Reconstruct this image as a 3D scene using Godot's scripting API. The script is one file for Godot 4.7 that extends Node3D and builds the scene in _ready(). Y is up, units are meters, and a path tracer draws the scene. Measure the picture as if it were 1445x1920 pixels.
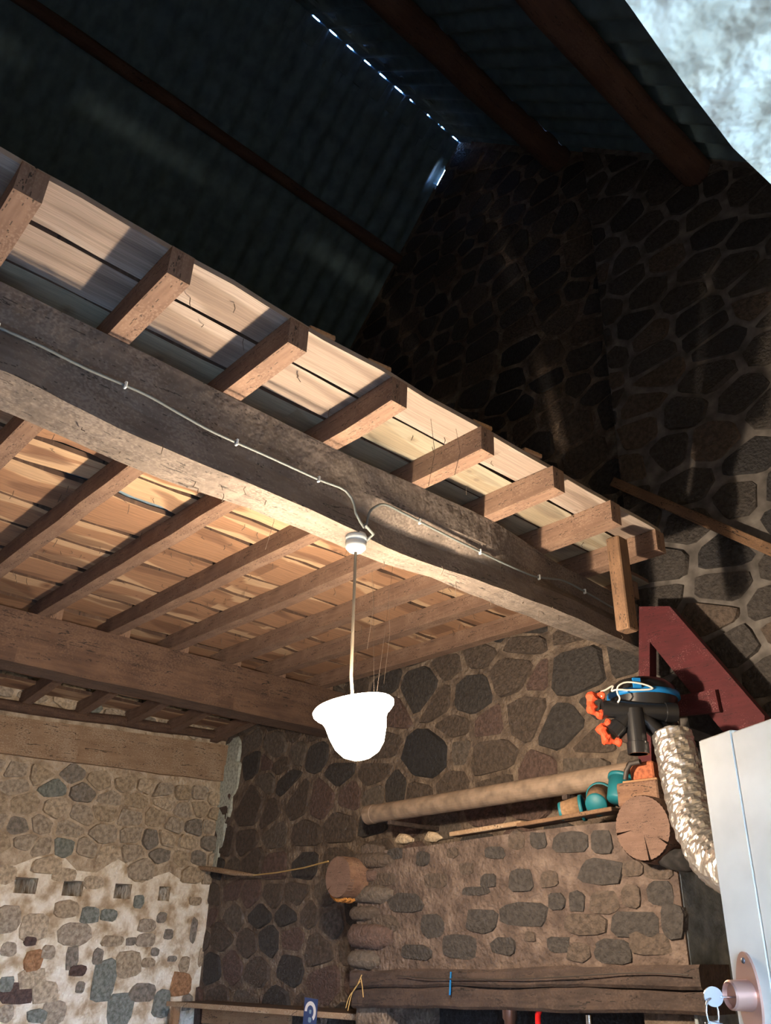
extends Node3D
# Inside of an old stone barn: loft on two timber beams, pendant lamp, fireplace, open white door.

const CAM := Vector3(0, 1.6, 0)
const FPX := 1538.0
const YAW := 41.48
const PITCH := 27.18
const ROLL := 1.904
const XE := 3.8      # inner face of the fireplace wall
const ZL := -6.25    # inner face of the far long wall
const ZF := -0.10    # inner face of the wall with the door
const RIDGE := Vector2(-3.45, 8.05)   # z, y
const SN := 1.02     # roof slope, door side
const SF := 1.10     # roof slope, far side

var M := {}
var T := {}
var rng := RandomNumberGenerator.new()
var nz := FastNoiseLite.new()
var cam_basis: Basis
var taken := {}

# ------------------------------------------------------------------ mesh builder
class MB:
	var v := PackedVector3Array()
	var uv := PackedVector2Array()
	var sg := PackedInt32Array()
	var xf := Transform3D.IDENTITY
	func tri(a: Vector3, b: Vector3, c: Vector3, s: int = -1, ua := Vector2.ZERO, ub := Vector2.ZERO, uc := Vector2.ZERO):
		v.append(xf * a); v.append(xf * b); v.append(xf * c)
		uv.append(ua); uv.append(ub); uv.append(uc)
		sg.append(s)
	func quad(a: Vector3, b: Vector3, c: Vector3, d: Vector3, s: int = -1, ua := Vector2.ZERO, ub := Vector2.ZERO, uc := Vector2.ZERO, ud := Vector2.ZERO):
		tri(a, b, c, s, ua, ub, uc); tri(a, c, d, s, ua, uc, ud)
	# rings of equal size joined one to the next; ends closed with fans
	func loft(rings: Array, smooth: bool = true, caps: bool = true, off := Vector2.ZERO, around: bool = true):
		var n: int = rings[0].size()
		var s := 1 if smooth else -1
		var per := PackedFloat32Array(); per.append(0.0)
		for j in n: per.append(per[j] + rings[0][j].distance_to(rings[0][(j + 1) % n]))
		var l := 0.0
		for i in rings.size() - 1:
			var l2: float = l + rings[i][0].distance_to(rings[i + 1][0])
			for j in (n if around else n - 1):
				var k := (j + 1) % n
				quad(rings[i][j], rings[i][k], rings[i + 1][k], rings[i + 1][j], s, off + Vector2(l, per[j]), off + Vector2(l, per[j + 1]), off + Vector2(l2, per[j + 1]), off + Vector2(l2, per[j]))
			l = l2
		if caps:
			for e in [0, rings.size() - 1]:
				var c := Vector3.ZERO
				for p in rings[e]: c += p
				c /= n
				for j in n:
					var k := (j + 1) % n
					var pa: Vector3 = rings[e][j]
					var pb: Vector3 = rings[e][k]
					var ua := Vector2(pa.x + pa.z, pa.y)
					var ub := Vector2(pb.x + pb.z, pb.y)
					var uc := Vector2(c.x + c.z, c.y)
					if e == 0: tri(c, pb, pa, -1, uc, ub, ua)
					else: tri(c, pa, pb, -1, uc, ua, ub)
	# straight bar with chamfered edges; w across, h along up
	func bar(a: Vector3, b: Vector3, w: float, h: float, up := Vector3.UP, bev: float = 0.004):
		var d := (b - a).normalized()
		var r := d.cross(up).normalized()
		var u := r.cross(d).normalized()
		var rings := []
		for q in [[a, bev], [a + d * bev, 0.0], [b - d * bev, 0.0], [b, bev]]:
			var hw: float = w / 2 - q[1]
			var hh: float = h / 2 - q[1]
			var ring := PackedVector3Array()
			for s in [[-hw + bev, -hh], [hw - bev, -hh], [hw, -hh + bev], [hw, hh - bev], [hw - bev, hh], [-hw + bev, hh], [-hw, hh - bev], [-hw, -hh + bev]]:
				ring.append(q[0] + r * s[0] + u * s[1])
			rings.append(ring)
		loft(rings, false)
	func tube(path: Array, radii, n: int = 10, smooth: bool = true, caps: bool = true, rough: float = 0.0, noise: FastNoiseLite = null):
		var rings := []
		var t0: Vector3 = (path[1] - path[0]).normalized()
		var r := t0.cross(Vector3.UP if absf(t0.y) < 0.9 else Vector3.RIGHT).normalized()
		for i in path.size():
			var t: Vector3 = (path[mini(i + 1, path.size() - 1)] - path[maxi(i - 1, 0)]).normalized()
			r = (r - t * r.dot(t)).normalized()
			var u := t.cross(r)
			var rad: float = radii if radii is float else radii[i]
			var ring := PackedVector3Array()
			for j in n:
				var a := TAU * j / n
				var o := r * cos(a) + u * sin(a)
				var q := rad
				if rough > 0.0: q += rough * noise.get_noise_3dv((path[i] + o * rad) * 100.0)
				ring.append(path[i] + o * q)
			rings.append(ring)
		loft(rings, smooth, caps)
	func lathe(prof: Array, n: int = 24, smooth: bool = true):
		for i in prof.size() - 1:
			for j in n:
				var a := TAU * j / n
				var b := TAU * (j + 1) / n
				var p: Vector2 = prof[i]
				var q: Vector2 = prof[i + 1]
				var pa := Vector3(p.x * cos(a), p.y, p.x * sin(a))
				var pb := Vector3(p.x * cos(b), p.y, p.x * sin(b))
				var qa := Vector3(q.x * cos(a), q.y, q.x * sin(a))
				var qb := Vector3(q.x * cos(b), q.y, q.x * sin(b))
				quad(pa, pb, qb, qa, i if not smooth else 1, Vector2(a * 0.1, p.y), Vector2(b * 0.1, p.y), Vector2(b * 0.1, q.y), Vector2(a * 0.1, q.y))
	func prism(poly: PackedVector2Array, z0: float, z1: float):
		var t := Geometry2D.triangulate_polygon(poly)
		for i in range(0, t.size(), 3):
			var a := poly[t[i]]
			var b := poly[t[i + 1]]
			var c := poly[t[i + 2]]
			if (b - a).cross(c - a) < 0:
				var m := b; b = c; c = m
			tri(Vector3(a.x, a.y, z1), Vector3(b.x, b.y, z1), Vector3(c.x, c.y, z1), -1, a, b, c)
			tri(Vector3(a.x, a.y, z0), Vector3(c.x, c.y, z0), Vector3(b.x, b.y, z0), -1, a, c, b)
		var area := 0.0
		for i in poly.size(): area += poly[i].cross(poly[(i + 1) % poly.size()])
		for i in poly.size():
			var a := poly[i]
			var b := poly[(i + 1) % poly.size()]
			if area < 0:
				var m := a; a = b; b = m
			quad(Vector3(a.x, a.y, z0), Vector3(b.x, b.y, z0), Vector3(b.x, b.y, z1), Vector3(a.x, a.y, z1), -1, Vector2(0, a.x + a.y), Vector2(0, b.x + b.y), Vector2(z1 - z0, b.x + b.y), Vector2(z1 - z0, a.x + a.y))
	func mesh(fix: bool = true) -> ArrayMesh:
		var vol := 0.0
		var c := Vector3.ZERO
		for p in v: c += p
		c /= maxi(1, v.size())
		for i in range(0, v.size(), 3): vol += (v[i] - c).dot((v[i + 1] - c).cross(v[i + 2] - c))
		var flip := fix and vol > 0
		var st := SurfaceTool.new()
		st.begin(Mesh.PRIMITIVE_TRIANGLES)
		for i in range(0, v.size(), 3):
			st.set_smooth_group(sg[i / 3] if sg[i / 3] >= 0 else 0xFFFFFFFF)
			for k in ([0, 2, 1] if flip else [0, 1, 2]):
				st.set_uv(uv[i + k]); st.add_vertex(v[i + k])
		st.generate_normals()
		return st.commit()

func obj(called: String, mb: MB, m: Material, parent: Node = self, fix := true) -> MeshInstance3D:
	var o := MeshInstance3D.new()
	o.mesh = mb.mesh(fix)
	o.material_override = m
	put(o, called, parent)
	return o
func put(o: Node, called: String, parent: Node = self):
	var key := called
	if taken.has(str(parent.get_instance_id()) + called):
		var k: int = taken[str(parent.get_instance_id()) + called]
		key = "%s_%03d" % [called, k]
		taken[str(parent.get_instance_id()) + called] = k + 1
	else: taken[str(parent.get_instance_id()) + called] = 1
	o.name = key
	parent.add_child(o, true)
func thing(called: String, label: String, category: String, at := Vector3.ZERO, group := "") -> Node3D:
	var o := Node3D.new()
	put(o, called)
	o.position = at
	tag(o, label, category, group)
	return o
func tag(o: Node, label: String, category: String, group := "", kind := ""):
	if label: o.set_meta("label", label)
	if category: o.set_meta("category", category)
	if group: o.set_meta("group", group)
	if kind: o.set_meta("kind", kind)
func structure(called: String, label: String) -> Node3D:
	var o := Node3D.new()
	put(o, called)
	tag(o, label, "", "", "structure")
	return o

# where the sight line measured in the photograph meets a plane of the building (survey of the place)
func sight(x: float, y: float) -> Vector3:
	return (cam_basis * Vector3(x - 722.5, 960.0 - y, -FPX)).normalized()
func onx(x: float, y: float, v: float) -> Vector3:
	var d := sight(x, y); return CAM + d * ((v - CAM.x) / d.x)
func ony(x: float, y: float, v: float) -> Vector3:
	var d := sight(x, y); return CAM + d * ((v - CAM.y) / d.y)
func onz(x: float, y: float, v: float) -> Vector3:
	var d := sight(x, y); return CAM + d * ((v - CAM.z) / d.z)

# ------------------------------------------------------------------ textures and materials
func grey(seed_: int, freq: float, oct: int, lo: float, hi: float, size := 512, kind := FastNoiseLite.TYPE_SIMPLEX_SMOOTH) -> Image:
	var n := FastNoiseLite.new()
	n.seed = seed_; n.frequency = freq; n.fractal_octaves = oct; n.noise_type = kind
	if kind == FastNoiseLite.TYPE_CELLULAR: n.fractal_type = FastNoiseLite.FRACTAL_NONE
	var im := n.get_seamless_image(size, size)
	im.convert(Image.FORMAT_L8)
	var d := im.get_data()
	for i in d.size(): d[i] = int(clampf(lo + (hi - lo) * d[i] / 255.0, 0, 1) * 255)
	return Image.create_from_data(size, size, false, Image.FORMAT_L8, d)
func tex(im: Image) -> ImageTexture: return ImageTexture.create_from_image(im)
# colours blended along a ramp by a noise image
func ramp(im: Image, stops: Array) -> ImageTexture:
	var w := im.get_width()
	var h := im.get_height()
	var lut := []
	for i in 256:
		var f := i / 255.0
		var c: Color = stops[stops.size() - 1][1]
		for k in stops.size() - 1:
			if f <= stops[k + 1][0]:
				c = stops[k][1].lerp(stops[k + 1][1], clampf((f - stops[k][0]) / (stops[k + 1][0] - stops[k][0]), 0, 1)); break
		lut.append([int(c.r * 255), int(c.g * 255), int(c.b * 255)])
	var src := im.get_data()
	var out := PackedByteArray(); out.resize(w * h * 3)
	for i in src.size():
		var q: Array = lut[src[i]]
		out[i * 3] = q[0]; out[i * 3 + 1] = q[1]; out[i * 3 + 2] = q[2]
	return ImageTexture.create_from_image(Image.create_from_data(w, h, false, Image.FORMAT_RGB8, out))
# a board: x along the grain, y across; pale sapwood edges, brown heart with a wavy border, knots
func board_tex(seed_: int, sap: Color, heart: Color, dark: Color, share: float, w := 768, h := 128) -> ImageTexture:
	var n := FastNoiseLite.new()
	n.seed = seed_; n.frequency = 1.0; n.fractal_octaves = 3
	var n1 := FastNoiseLite.new()
	n1.seed = seed_ + 7; n1.frequency = 1.0; n1.fractal_type = FastNoiseLite.FRACTAL_NONE
	var out := PackedByteArray(); out.resize(w * h * 3)
	var r := RandomNumberGenerator.new(); r.seed = seed_
	var knots := []
	for k in 4: knots.append(Vector3(r.randf() * 2.0, r.randf(), r.randf_range(0.008, 0.022)))
	for y in h:
		var t := float(y) / h
		for x in w:
			var u := 2.0 * x / w
			var edge := 0.5 * share + 0.3 * n1.get_noise_2d(u * 1.1, 10.0) + 0.04 * n.get_noise_2d(u * 3.0, t * 2.0)
			var mid := 0.5 + 0.3 * n1.get_noise_2d(u * 0.7, 30.0)
			var k := smoothstep(edge + 0.03, edge - 0.03, absf(t - mid))
			var g := n.get_noise_2d(u * 1.6, t * 22.0) * 0.4 + n.get_noise_2d(u * 7.0, t * 60.0) * 0.28
			var st := smoothstep(0.3, 0.6, n1.get_noise_2d(u * 1.7 + 50.0, t * 1.4))
			for q in knots:
				var dd := Vector2((u - q.x) * 1.0, (t - q.y) * 0.25).length()
				if dd < q.z * 3: k = maxf(k, smoothstep(q.z * 2.6, q.z, dd)); st = maxf(st, smoothstep(q.z, q.z * 0.4, dd))
			var c := sap.lerp(heart, k).lerp(dark, st * 0.6)
			var b := 1.0 + g * 0.34
			var i := (y * w + x) * 3
			out[i] = int(clampf(c.r * b, 0, 1) * 255); out[i + 1] = int(clampf(c.g * b, 0, 1) * 255); out[i + 2] = int(clampf(c.b * b, 0, 1) * 255)
	return ImageTexture.create_from_image(Image.create_from_data(w, h, false, Image.FORMAT_RGB8, out))
# weathered timber: grain along x, blotches of dust and stain
func timber_tex(seed_: int, a: Color, b: Color, spot: Color, spots: float, size := 512) -> ImageTexture:
	var n := FastNoiseLite.new()
	n.seed = seed_; n.frequency = 1.0; n.fractal_octaves = 3
	var out := PackedByteArray(); out.resize(size * size * 3)
	for y in size:
		var t := float(y) / size
		for x in size:
			var u := float(x) / size
			var g := n.get_noise_2d(u * 3.0, t * 40.0) + 0.5 * n.get_noise_2d(u * 14.0, t * 110.0)
			var bl := n.get_noise_2d(u * 5.0 + 20.0, t * 9.0)
			var c := a.lerp(b, clampf(0.5 + 0.7 * bl + 0.5 * g, 0, 1))
			var s := smoothstep(0.62 - spots, 0.72 - spots, 0.5 + 0.5 * n.get_noise_2d(u * 70.0, t * 110.0) + 0.35 * n.get_noise_2d(u * 4.0, t * 4.0 + 9.0))
			c = c.lerp(spot, s * 0.45)
			if absf(n.get_noise_2d(u * 1.2 + 7.0, t * 16.0)) < 0.008: c = c * 0.4
			var i := (y * size + x) * 3
			out[i] = int(clampf(c.r, 0, 1) * 255); out[i + 1] = int(clampf(c.g, 0, 1) * 255); out[i + 2] = int(clampf(c.b, 0, 1) * 255)
	return ImageTexture.create_from_image(Image.create_from_data(size, size, false, Image.FORMAT_RGB8, out))
func mat(called: String, col: Color, t: Texture2D = null, sc := Vector3.ONE, rough := 0.9, tri := false, bump: Texture2D = null, depth := 1.0, metal := 0.0) -> StandardMaterial3D:
	var m := StandardMaterial3D.new()
	m.albedo_color = col
	if t: m.albedo_texture = t
	m.uv1_scale = sc
	m.roughness = rough
	m.metallic = metal
	if tri: m.uv1_triplanar = true; m.uv1_world_triplanar = true
	if bump: m.heightmap_enabled = true; m.heightmap_texture = bump; m.heightmap_scale = depth
	M[called] = m
	return m
func c8(r: int, g: int, b: int) -> Color: return Color8(r, g, b)

func make_materials():
	var fine := grey(3, 0.02, 5, 0.0, 1.0)
	var pits := grey(5, 0.05, 4, 0.0, 1.0)
	T.fine = tex(fine); T.pits = tex(pits)
	T.stone = tex(grey(11, 0.03, 6, 0.68, 1.14))
	T.mortar = ramp(grey(13, 0.014, 5, 0, 1), [[0.0, c8(132, 116, 96)], [0.45, c8(178, 160, 136)], [1.0, c8(210, 196, 174)]])
	T.lime = ramp(grey(17, 0.012, 5, 0, 1), [[0.0, c8(146, 124, 96)], [0.3, c8(188, 168, 140)], [0.5, c8(218, 206, 184)], [0.7, c8(234, 226, 210)], [1.0, c8(238, 232, 218)]])
	T.soot = ramp(grey(19, 0.013, 5, 0, 1), [[0.0, c8(70, 60, 52)], [0.5, c8(104, 91, 80)], [1.0, c8(138, 124, 109)]])
	T.breast = ramp(grey(20, 0.013, 5, 0, 1), [[0.0, c8(66, 55, 50)], [0.5, c8(89, 76, 69)], [1.0, c8(117, 103, 94)]])
	T.cement = ramp(grey(23, 0.012, 5, 0, 1), [[0.0, c8(84, 92, 98)], [0.5, c8(118, 128, 134)], [1.0, c8(148, 156, 160)]])
	T.white = ramp(grey(29, 0.02, 5, 0, 1), [[0.0, c8(112, 97, 78)], [0.36, c8(156, 143, 121)], [0.5, c8(174, 162, 141)], [1.0, c8(188, 178, 160)]])
	mat("mortar", Color.WHITE, T.mortar, Vector3.ONE * 1.1, 0.95, true, T.pits, 1.2)
	mat("lime", Color.WHITE, T.lime, Vector3.ONE * 0.9, 0.95, true, T.pits, 1.0)
	mat("soot", Color.WHITE, T.soot, Vector3.ONE * 1.1, 0.95, true, T.pits, 1.2)
	mat("breast", Color.WHITE, T.breast, Vector3.ONE * 1.1, 0.95, true, T.pits, 1.2)
	mat("flue_mortar", Color.WHITE, ramp(grey(24, 0.013, 5, 0, 1), [[0.0, c8(62, 58, 56)], [0.5, c8(92, 88, 85)], [1.0, c8(124, 119, 115)]]), Vector3.ONE * 1.1, 0.95, true)
	mat("cement", Color.WHITE, T.cement, Vector3.ONE * 1.3, 0.9, true, T.pits, 0.6)
	mat("whitewash", Color.WHITE, T.white, Vector3.ONE * 2.2, 0.9, true, T.fine, 1.0)
	mat("earth", c8(120, 108, 94), T.stone, Vector3.ONE * 0.7, 0.95, true)
	mat("gravel", c8(92, 92, 78), T.stone, Vector3.ONE * 0.5, 0.95, true)
	var st := {brown = c8(84, 73, 65), rose = c8(94, 76, 70), grey = c8(140, 132, 120), dark = c8(62, 58, 56), tan = c8(178, 160, 134), green = c8(134, 139, 130), orange = c8(172, 130, 94), black = c8(46, 45, 47), sand = c8(196, 178, 152), stone = c8(176, 162, 142), smoke = c8(96, 87, 79)}
	for k in st: mat("s_" + k, st[k], T.stone, Vector3.ONE * 1.7, 0.9, true, T.pits, 0.8)
	for i in 5:
		mat("plank%d" % i, Color.WHITE, board_tex(100 + i, c8(178, 150, 120), c8(146, 112, 86), c8(100, 73, 56), [0.5, 0.75, 0.35, 0.9, 0.6][i]), Vector3.ONE, 0.85)
	mat("grey_plank0", Color.WHITE, board_tex(140, c8(142, 131, 122), c8(132, 119, 109), c8(104, 90, 80), 0.6), Vector3.ONE, 0.9)
	mat("grey_plank1", Color.WHITE, board_tex(141, c8(138, 130, 118), c8(126, 104, 86), c8(96, 82, 72), 0.7), Vector3.ONE, 0.9)
	mat("grey_plank2", Color.WHITE, board_tex(142, c8(136, 130, 114), c8(126, 116, 98), c8(98, 88, 76), 0.5), Vector3.ONE, 0.9)
	var bump := tex(grey(41, 0.03, 4, 0, 1))
	mat("beam", Color.WHITE, timber_tex(51, c8(84, 76, 70), c8(106, 96, 88), c8(132, 122, 114), 0.06), Vector3(0.8, 0.8, 1), 0.9, false, bump, 0.6)
	mat("brown_beam", Color.WHITE, timber_tex(53, c8(68, 50, 40), c8(90, 69, 55), c8(106, 86, 71), 0.03), Vector3(0.7, 0.7, 1), 0.88, false, bump, 0.4)
	mat("joist", Color.WHITE, timber_tex(55, c8(100, 78, 65), c8(122, 98, 82), c8(142, 122, 106), 0.02), Vector3(1, 1, 1), 0.88)
	mat("wall_beam", Color.WHITE, timber_tex(57, c8(135, 110, 86), c8(155, 130, 104), c8(182, 166, 144), 0.1), Vector3(0.8, 0.8, 1), 0.92, false, bump, 0.4)
	mat("charred", Color.WHITE, timber_tex(58, c8(46, 37, 34), c8(68, 55, 49), c8(83, 68, 60), 0.05), Vector3(0.8, 0.8, 1), 0.85, false, bump, 0.8)
	mat("log_side", Color.WHITE, timber_tex(59, c8(96, 70, 56), c8(117, 90, 72), c8(128, 104, 86), 0.05), Vector3(1, 1, 1), 0.9, false, bump, 0.6)
	mat("log_end", Color.WHITE, timber_tex(60, c8(93, 72, 62), c8(107, 85, 74), c8(78, 61, 53), 0.05), Vector3(2, 2, 1), 0.9)
	mat("sawn", Color.WHITE, timber_tex(61, c8(139, 105, 75), c8(156, 123, 92), c8(115, 85, 62), 0.04), Vector3(1, 1, 1), 0.88)
	mat("old_sawn", Color.WHITE, timber_tex(65, c8(98, 74, 55), c8(122, 95, 72), c8(90, 68, 52), 0.04), Vector3(1, 1, 1), 0.9)
	mat("purlin", Color.WHITE, timber_tex(62, c8(63, 43, 36), c8(81, 58, 47), c8(86, 68, 58), 0.03), Vector3(0.7, 0.7, 1), 0.9)
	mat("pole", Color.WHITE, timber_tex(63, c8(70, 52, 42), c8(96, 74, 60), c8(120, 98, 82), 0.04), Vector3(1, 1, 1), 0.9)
	mat("fungus", c8(214, 146, 70), T.stone, Vector3.ONE * 6, 0.95, true, T.pits, 1.0)
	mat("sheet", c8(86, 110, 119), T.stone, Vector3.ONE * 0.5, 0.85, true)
	mat("cable", c8(94, 101, 101), null, Vector3.ONE, 0.6)
	mat("porcelain", c8(206, 214, 214), null, Vector3.ONE, 0.35)
	mat("cord", c8(108, 100, 88), null, Vector3.ONE, 0.8)
	mat("pvc", c8(134, 116, 100), T.stone, Vector3.ONE * 0.8, 0.7, true)
	mat("teal", c8(19, 100, 112), null, Vector3.ONE, 0.55)
	mat("dusty", c8(143, 112, 83), T.stone, Vector3.ONE * 3, 0.9, true)
	mat("brick", c8(162, 92, 61), T.stone, Vector3.ONE * 3, 0.9, true)
	mat("red_paint", Color.WHITE, timber_tex(64, c8(66, 18, 24), c8(78, 24, 30), c8(157, 141, 136), -0.14), Vector3(1.5, 1.5, 1), 0.85)
	mat("black_plastic", c8(26, 27, 30), null, Vector3.ONE, 0.3)
	mat("blue_plastic", c8(18, 110, 176), null, Vector3.ONE, 0.4)
	mat("orange_cloth", c8(192, 71, 37), null, Vector3.ONE, 0.75)
	mat("rope", c8(206, 202, 194), null, Vector3.ONE, 0.8)
	mat("foil", c8(224, 222, 220), null, Vector3.ONE, 0.32, false, null, 1.0, 0.95)
	mat("door_paint", c8(190, 185, 169), tex(grey(71, 0.01, 5, 0.86, 1.06)), Vector3.ONE * 1.5, 0.5, true)
	mat("brass", c8(176, 138, 120), null, Vector3.ONE, 0.35, false, null, 1.0, 0.8)
	mat("steel", c8(196, 198, 200), null, Vector3.ONE, 0.25, false, null, 1.0, 1.0)
	mat("iron", c8(70, 66, 64), null, Vector3.ONE, 0.6, false, null, 1.0, 0.6)
	mat("card_blue", c8(40, 62, 108), null, Vector3.ONE, 0.5)
	mat("card_white", c8(216, 214, 210), null, Vector3.ONE, 0.5)
	mat("plastic_film", c8(120, 146, 164), null, Vector3.ONE, 0.35)
	mat("web", c8(92, 80, 70), null, Vector3.ONE, 1.0)
	mat("straw", c8(190, 160, 104), null, Vector3.ONE, 0.8)
	mat("cloth_dark", c8(58, 54, 54), T.fine, Vector3.ONE * 2, 0.95, true)
	mat("red_plastic", c8(206, 28, 30), null, Vector3.ONE, 0.4)
	mat("paint_green", c8(186, 192, 178), T.stone, Vector3.ONE * 2, 0.8, true)

# ------------------------------------------------------------------ rubble masonry
func clip(poly: PackedVector2Array, n: Vector2, d: float) -> PackedVector2Array:   # keep n.p <= d
	var out := PackedVector2Array()
	for i in poly.size():
		var a := poly[i]
		var b := poly[(i + 1) % poly.size()]
		var da := n.dot(a) - d
		var db := n.dot(b) - d
		if da <= 0: out.append(a)
		if (da < 0 and db > 0) or (da > 0 and db < 0): out.append(a + (b - a) * (da / (da - db)))
	return out
func round_poly(poly: PackedVector2Array, keep: int) -> PackedVector2Array:
	var out := PackedVector2Array()
	for i in poly.size():
		var a := poly[i]
		var b := poly[(i + 1) % poly.size()]
		if a.distance_to(b) < 0.02: out.append((a + b) / 2); continue
		out.append(a.lerp(b, 0.15)); out.append(a.lerp(b, 0.85))
	while out.size() > keep:
		var best := 0
		var bl := 1e9
		for i in out.size():
			var l := out[i].distance_to(out[(i + 1) % out.size()])
			if l < bl: bl = l; best = i
		out[best] = (out[best] + out[(best + 1) % out.size()]) / 2
		out.remove_at((best + 1) % out.size())
	return out
func ellipse(c: Vector2, w: float, h: float, n := 10) -> PackedVector2Array:
	var out := PackedVector2Array()
	var ph := rng.randf() * TAU
	for i in n:
		var a := TAU * i / n + ph
		var q := Vector2(cos(a), sin(a))
		q = Vector2(signf(q.x) * pow(absf(q.x), 0.6), signf(q.y) * pow(absf(q.y), 0.6))
		out.append(c + q * Vector2(w, h) * 0.5 * rng.randf_range(0.88, 1.1))
	return out
# one stone: a rim and a domed face, standing out of the wall plane (local z)
func stone_into(mb: MB, poly: PackedVector2Array, out: float):
	var c := Vector2.ZERO
	for p in poly: c += p
	c /= poly.size()
	var tilt := Vector2(rng.randf_range(-0.06, 0.06), rng.randf_range(-0.09, 0.09))
	var back := PackedVector3Array()
	var rim := PackedVector3Array()
	for p in poly:
		back.append(Vector3(p.x, p.y, -0.02))
		var q := p.lerp(c, 0.05 + rng.randf() * 0.09)
		rim.append(Vector3(q.x, q.y, out * rng.randf_range(0.75, 1.0) + tilt.dot(q - c)))
	var top := Vector3(c.x + rng.randf_range(-0.012, 0.012), c.y + rng.randf_range(-0.012, 0.012), out)
	for j in poly.size():
		var k := (j + 1) % poly.size()
		mb.quad(back[j], back[k], rim[k], rim[j], 1)
		mb.tri(rim[j], rim[k], top, 2)
# rubble fills a region: planes are [normal, distance] limits in wall coordinates
func rubble(parent: Node3D, xf: Transform3D, lo: Vector2, hi: Vector2, limits: Array, skip: Callable, pick: Callable, size: Vector2, joint: float, out: Vector2, big: Array, limit: int, rank: Callable):
	var sites := []
	for b in big: sites.append([Vector2(b[0], b[1]), b[2], b[3]])   # u, v, radius, material
	var y := lo.y
	while y < hi.y:
		var h := rng.randf_range(size.y * 0.75, size.y * 1.3)
		var x := lo.x - rng.randf() * size.x
		while x < hi.x:
			var w := rng.randf_range(size.x * 0.55, size.x * 1.5)
			var p := Vector2(x + w / 2, y + h / 2 + rng.randf_range(-0.25, 0.25) * h)
			var ok := p.x > lo.x - 0.1 and p.x < hi.x + 0.1
			for b in big:
				if Vector2(p.x - b[0], (p.y - b[1]) * 1.4).length() < b[2] * 1.35: ok = false
			if ok: sites.append([p, 0.0, ""])
			x += w
		y += h
	var cells := []
	var asp := Vector2(1, 1.4)
	for i in sites.size():
		var s: Vector2 = sites[i][0] * asp
		var poly := PackedVector2Array([s + Vector2(-0.4, -0.4), s + Vector2(0.4, -0.4), s + Vector2(0.4, 0.4), s + Vector2(-0.4, 0.4)])
		for j in sites.size():
			if i == j: continue
			var t: Vector2 = sites[j][0] * asp
			var dv := t - s
			var l := dv.length()
			if l > 0.85 or l < 0.001: continue
			var wi: float = sites[i][1]
			var wj: float = sites[j][1]
			var d := (l * l + wi * wi - wj * wj) / (2 * l)
			poly = clip(poly, dv / l, s.dot(dv / l) + d - joint * rng.randf_range(0.3, 0.75))
			if poly.size() < 3: break
		if poly.size() < 3: continue
		for k in poly.size(): poly[k] = poly[k] / asp
		for lim in limits:
			poly = clip(poly, lim[0], lim[1])
			if poly.size() < 3: break
		if poly.size() < 3: continue
		poly = round_poly(poly, 10)
		if poly.size() < 4: continue
		var c := Vector2.ZERO
		var area := 0.0
		for k in poly.size(): c += poly[k]; area += poly[k].cross(poly[(k + 1) % poly.size()])
		c /= poly.size()
		if absf(area) / 2 < 0.0015 or skip.call(c): continue
		cells.append([rank.call(c), poly, sites[i][2], c])
	cells.sort_custom(func(a, b): return a[0] < b[0])
	var rest := {}
	for i in cells.size():
		var mname: String = cells[i][2] if cells[i][2] != "" else pick.call(cells[i][3])
		if i < limit:
			var mb := MB.new(); mb.xf = xf
			stone_into(mb, cells[i][1], rng.randf_range(out.x, out.y))
			obj("stone", mb, M[mname], parent)
		else:
			if not rest.has(mname): rest[mname] = MB.new(); rest[mname].xf = xf
			stone_into(rest[mname], cells[i][1], rng.randf_range(out.x, out.y))
	for k in rest:
		var o := obj("far_stones", rest[k], M[k], parent)
		o.set_meta("kind", "stuff")

# ------------------------------------------------------------------ timber
# squared timber along X with uneven faces; section(x) gives the corner points (y, z)
func timber(parent: Node, called: String, x0: float, x1: float, step: float, section: Callable, m: Material) -> MeshInstance3D:
	var side := MB.new()
	var n := int(ceil((x1 - x0) / step))
	var prev := []
	var prevx := 0.0
	for i in n + 1:
		var x := lerpf(x0, x1, float(i) / n)
		var s: Array = section.call(x)
		if i > 0:
			var per := 0.0
			for j in s.size():
				var k := (j + 1) % s.size()
				var w: float = s[j].distance_to(s[k])
				var a := Vector3(prevx, prev[j].x, prev[j].y)
				var b := Vector3(prevx, prev[k].x, prev[k].y)
				var c := Vector3(x, s[k].x, s[k].y)
				var d := Vector3(x, s[j].x, s[j].y)
				side.quad(a, b, c, d, j + 1, Vector2(prevx, per), Vector2(prevx, per + w), Vector2(x, per + w), Vector2(x, per))
				per += w
		if i == 0 or i == n:
			var cc := Vector2.ZERO
			for q in s: cc += q
			cc /= s.size()
			for j in s.size():
				var k := (j + 1) % s.size()
				var pa := Vector3(x, s[j].x, s[j].y)
				var pb := Vector3(x, s[k].x, s[k].y)
				if i == 0: side.tri(Vector3(x, cc.x, cc.y), pb, pa, -1, cc, s[k], s[j])
				else: side.tri(Vector3(x, cc.x, cc.y), pa, pb, -1, cc, s[j], s[k])
		prev = s; prevx = x
	return obj(called, side, m, parent)
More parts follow.
